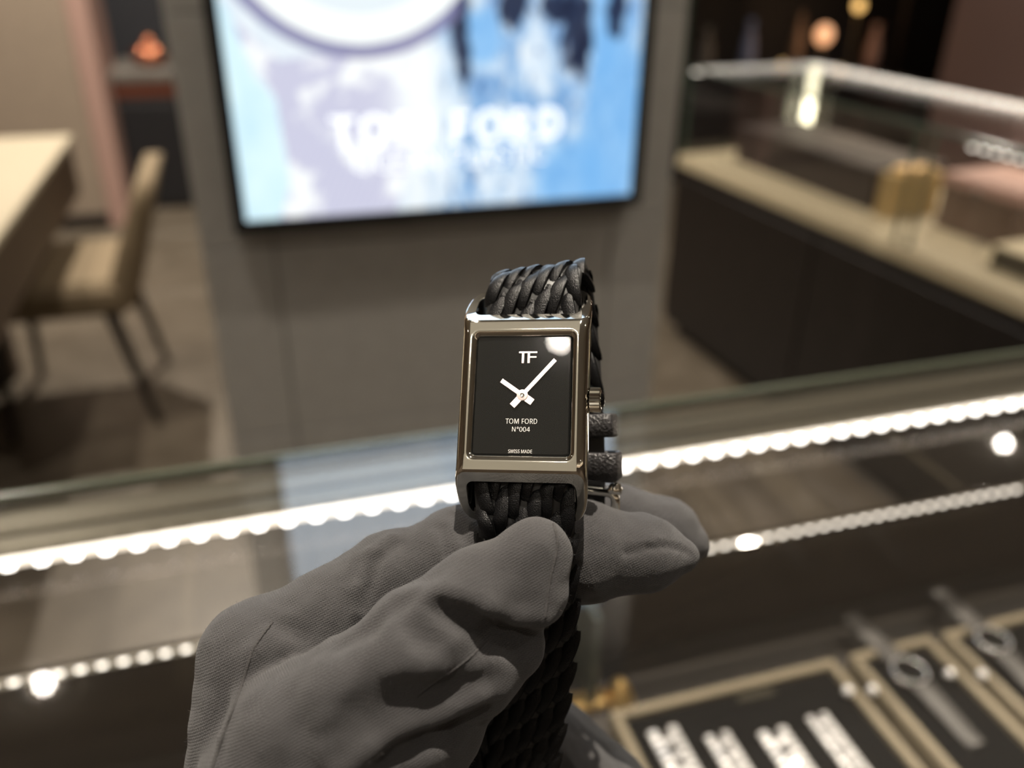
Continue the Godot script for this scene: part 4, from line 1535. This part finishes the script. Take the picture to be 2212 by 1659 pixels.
	for k in 16000:
		var i := rg.randi_range(0, verts.size() - 1)
		var p := verts[i]
		var nn := nor[i]
		var side := nn.cross(Vector3(rg.randf_range(-1, 1), rg.randf_range(-1, 1), rg.randf_range(-1, 1))).normalized()
		var lean := side * rg.randf_range(0.2, 1.2)
		var len := rg.randf_range(0.0004, 0.0011)
		var tip := p + (nn + lean).normalized() * len + Vector3(0, 0, 0)
		var mid := p + (nn * 1.2 + lean * 0.4).normalized() * len * 0.5
		var wv := nn.cross(side).normalized() * 0.000014
		quad(fs, p - wv, p + wv, mid + wv, mid - wv)
		tri(fs, mid - wv, mid + wv, tip)
	var fz := part("fuzz", done(fs), M.knit_fuzz, w, "fine fibres of the glove cloth")
	fz.set_meta("kind", "stuff")
	# stitched seams
	var fa := PackedInt32Array()
	for i in fold_a.size():
		fa.append(i)
	seam([[588, 1344], [548, 1402], [518, 1495], [486, 1580], [458, 1662]], 0.00042, w, inv, all_caps, fa)
	seam([[768, 1352], [774, 1270], [798, 1196], [846, 1160]], 0.00035, w, inv, all_caps, fa)
	seam([[1196, 1132], [1204, 1180], [1188, 1255], [1178, 1335]], 0.00035, w, inv, all_caps, fa)
	seam([[1062, 1372], [1036, 1400], [1010, 1425], [975, 1450], [930, 1480], [900, 1505]], 0.00026, w, inv, all_caps, fa)
	# sleeve past the glove, out of the frame
	var sl := mb()
	var line := []
	for q in [[592, 2000, 12], [585, 2120, 15], [575, 2300, 20], [560, 2550, 26], [545, 2900, 32]]:
		line.append(inv * hp(q[0], q[1], q[2]))
	tube(sl, line, [0.0205, 0.0265, 0.030, 0.034, 0.038], 28)
	part("sleeve", done(sl), M.sleeve, w, "dark sleeve")

# ------------------------------------------------------------------ everything
func _ready() -> void:
	# camera
	var cam := Camera3D.new()
	cam.name = "camera"
	add_child(cam)
	eye = Vector3(0, 1.31, 0)
	var b := Basis(Vector3.UP, deg_to_rad(-17.0)) * Basis(Vector3.RIGHT, deg_to_rad(-27.8)) * Basis(Vector3(0, 0, 1), deg_to_rad(0.8))
	cam.transform = Transform3D(b, eye)
	cam_t = cam.transform
	cam.near = 0.02
	cam.far = 40.0
	var at := CameraAttributesPhysical.new()
	at.frustum_focal_length = 26.76
	at.frustum_focus_distance = 0.197
	at.exposure_aperture = 6.0
	at.frustum_near = 0.02
	at.frustum_far = 40.0
	cam.attributes = at
	cam.fov = 48.3
	cam.current = true
	var env := Environment.new()
	env.background_mode = Environment.BG_COLOR
	env.background_color = Color(0, 0, 0)
	env.tonemap_mode = Environment.TONE_MAPPER_LINEAR
	env.tonemap_exposure = 1.0
	env.sdfgi_enabled = true
	env.ssao_enabled = true
	env.ssil_enabled = true
	var we := WorldEnvironment.new()
	we.name = "environment"
	we.environment = env
	add_child(we)
	make_materials()
	glow("lamp_glow", Color(1.0, 0.96, 0.91), 90.0)
	glow("lamp_glow_small", Color(1.0, 0.96, 0.91), 14.0)
	glow("panel_glow", Color(1.0, 0.945, 0.82), 0.18)
	glow("led_glow", Color(1.0, 0.97, 0.93), 7.0)
	glow("led_diffuser", Color(1.0, 0.93, 0.83), 1.25)
	glow("case_led", Color(1.0, 0.95, 0.88), 5.0)
	glow("case_led_soft", Color(1.0, 0.96, 0.90), 2.2)
	glow("case_led_bright", Color(1.0, 0.97, 0.82), 4.5)
	glow("text_glow", Color(0.95, 0.98, 1.0), 1.15)
	glow("lamp_orange", Color(1.0, 0.70, 0.48), 1.3)
	glow("lamp_gold", Color(1.0, 0.78, 0.42), 1.6)
	mat("onyx", Color(0.02, 0.02, 0.022), 0.05)
	mat("grey_strap", Color(0.30, 0.29, 0.28), 0.6)
	mat("blue_glaze", Color(0.52, 0.56, 0.70), 0.3)
	# ceiling lamps
	for l in LAMPS:
		downlight(l[0], l[1], l[2], Color(1.0, 0.955, 0.885), 25.0 if l[2] > 7.5 and l[1] > -1.0 else 58.0)
	build_room()
	build_pillar()
	build_screen()
	build_counter()
	build_case()
	build_table()
	build_far()
	build_counter_goods()
	build_watch()
	build_hand()

const LAMPS := [
	[-0.795, 0.603, 0.9], [-1.60, 1.35, 0.4], [0.16, -0.36, 7.6], [1.5, 0.35, 0.7],
	[-2.1, -0.8, 1.4], [-0.35, -1.0, 1.7], [1.15, -0.95, 1.6], [2.6, -0.8, 1.6],
	[-0.82, -2.25, 3.2], [-0.40, -3.85, 8.5], [0.9, -2.9, 1.6], [3.2, -2.6, 2.6], [-2.2, 1.9, 1.6], [1.4, 1.9, 1.6],
]
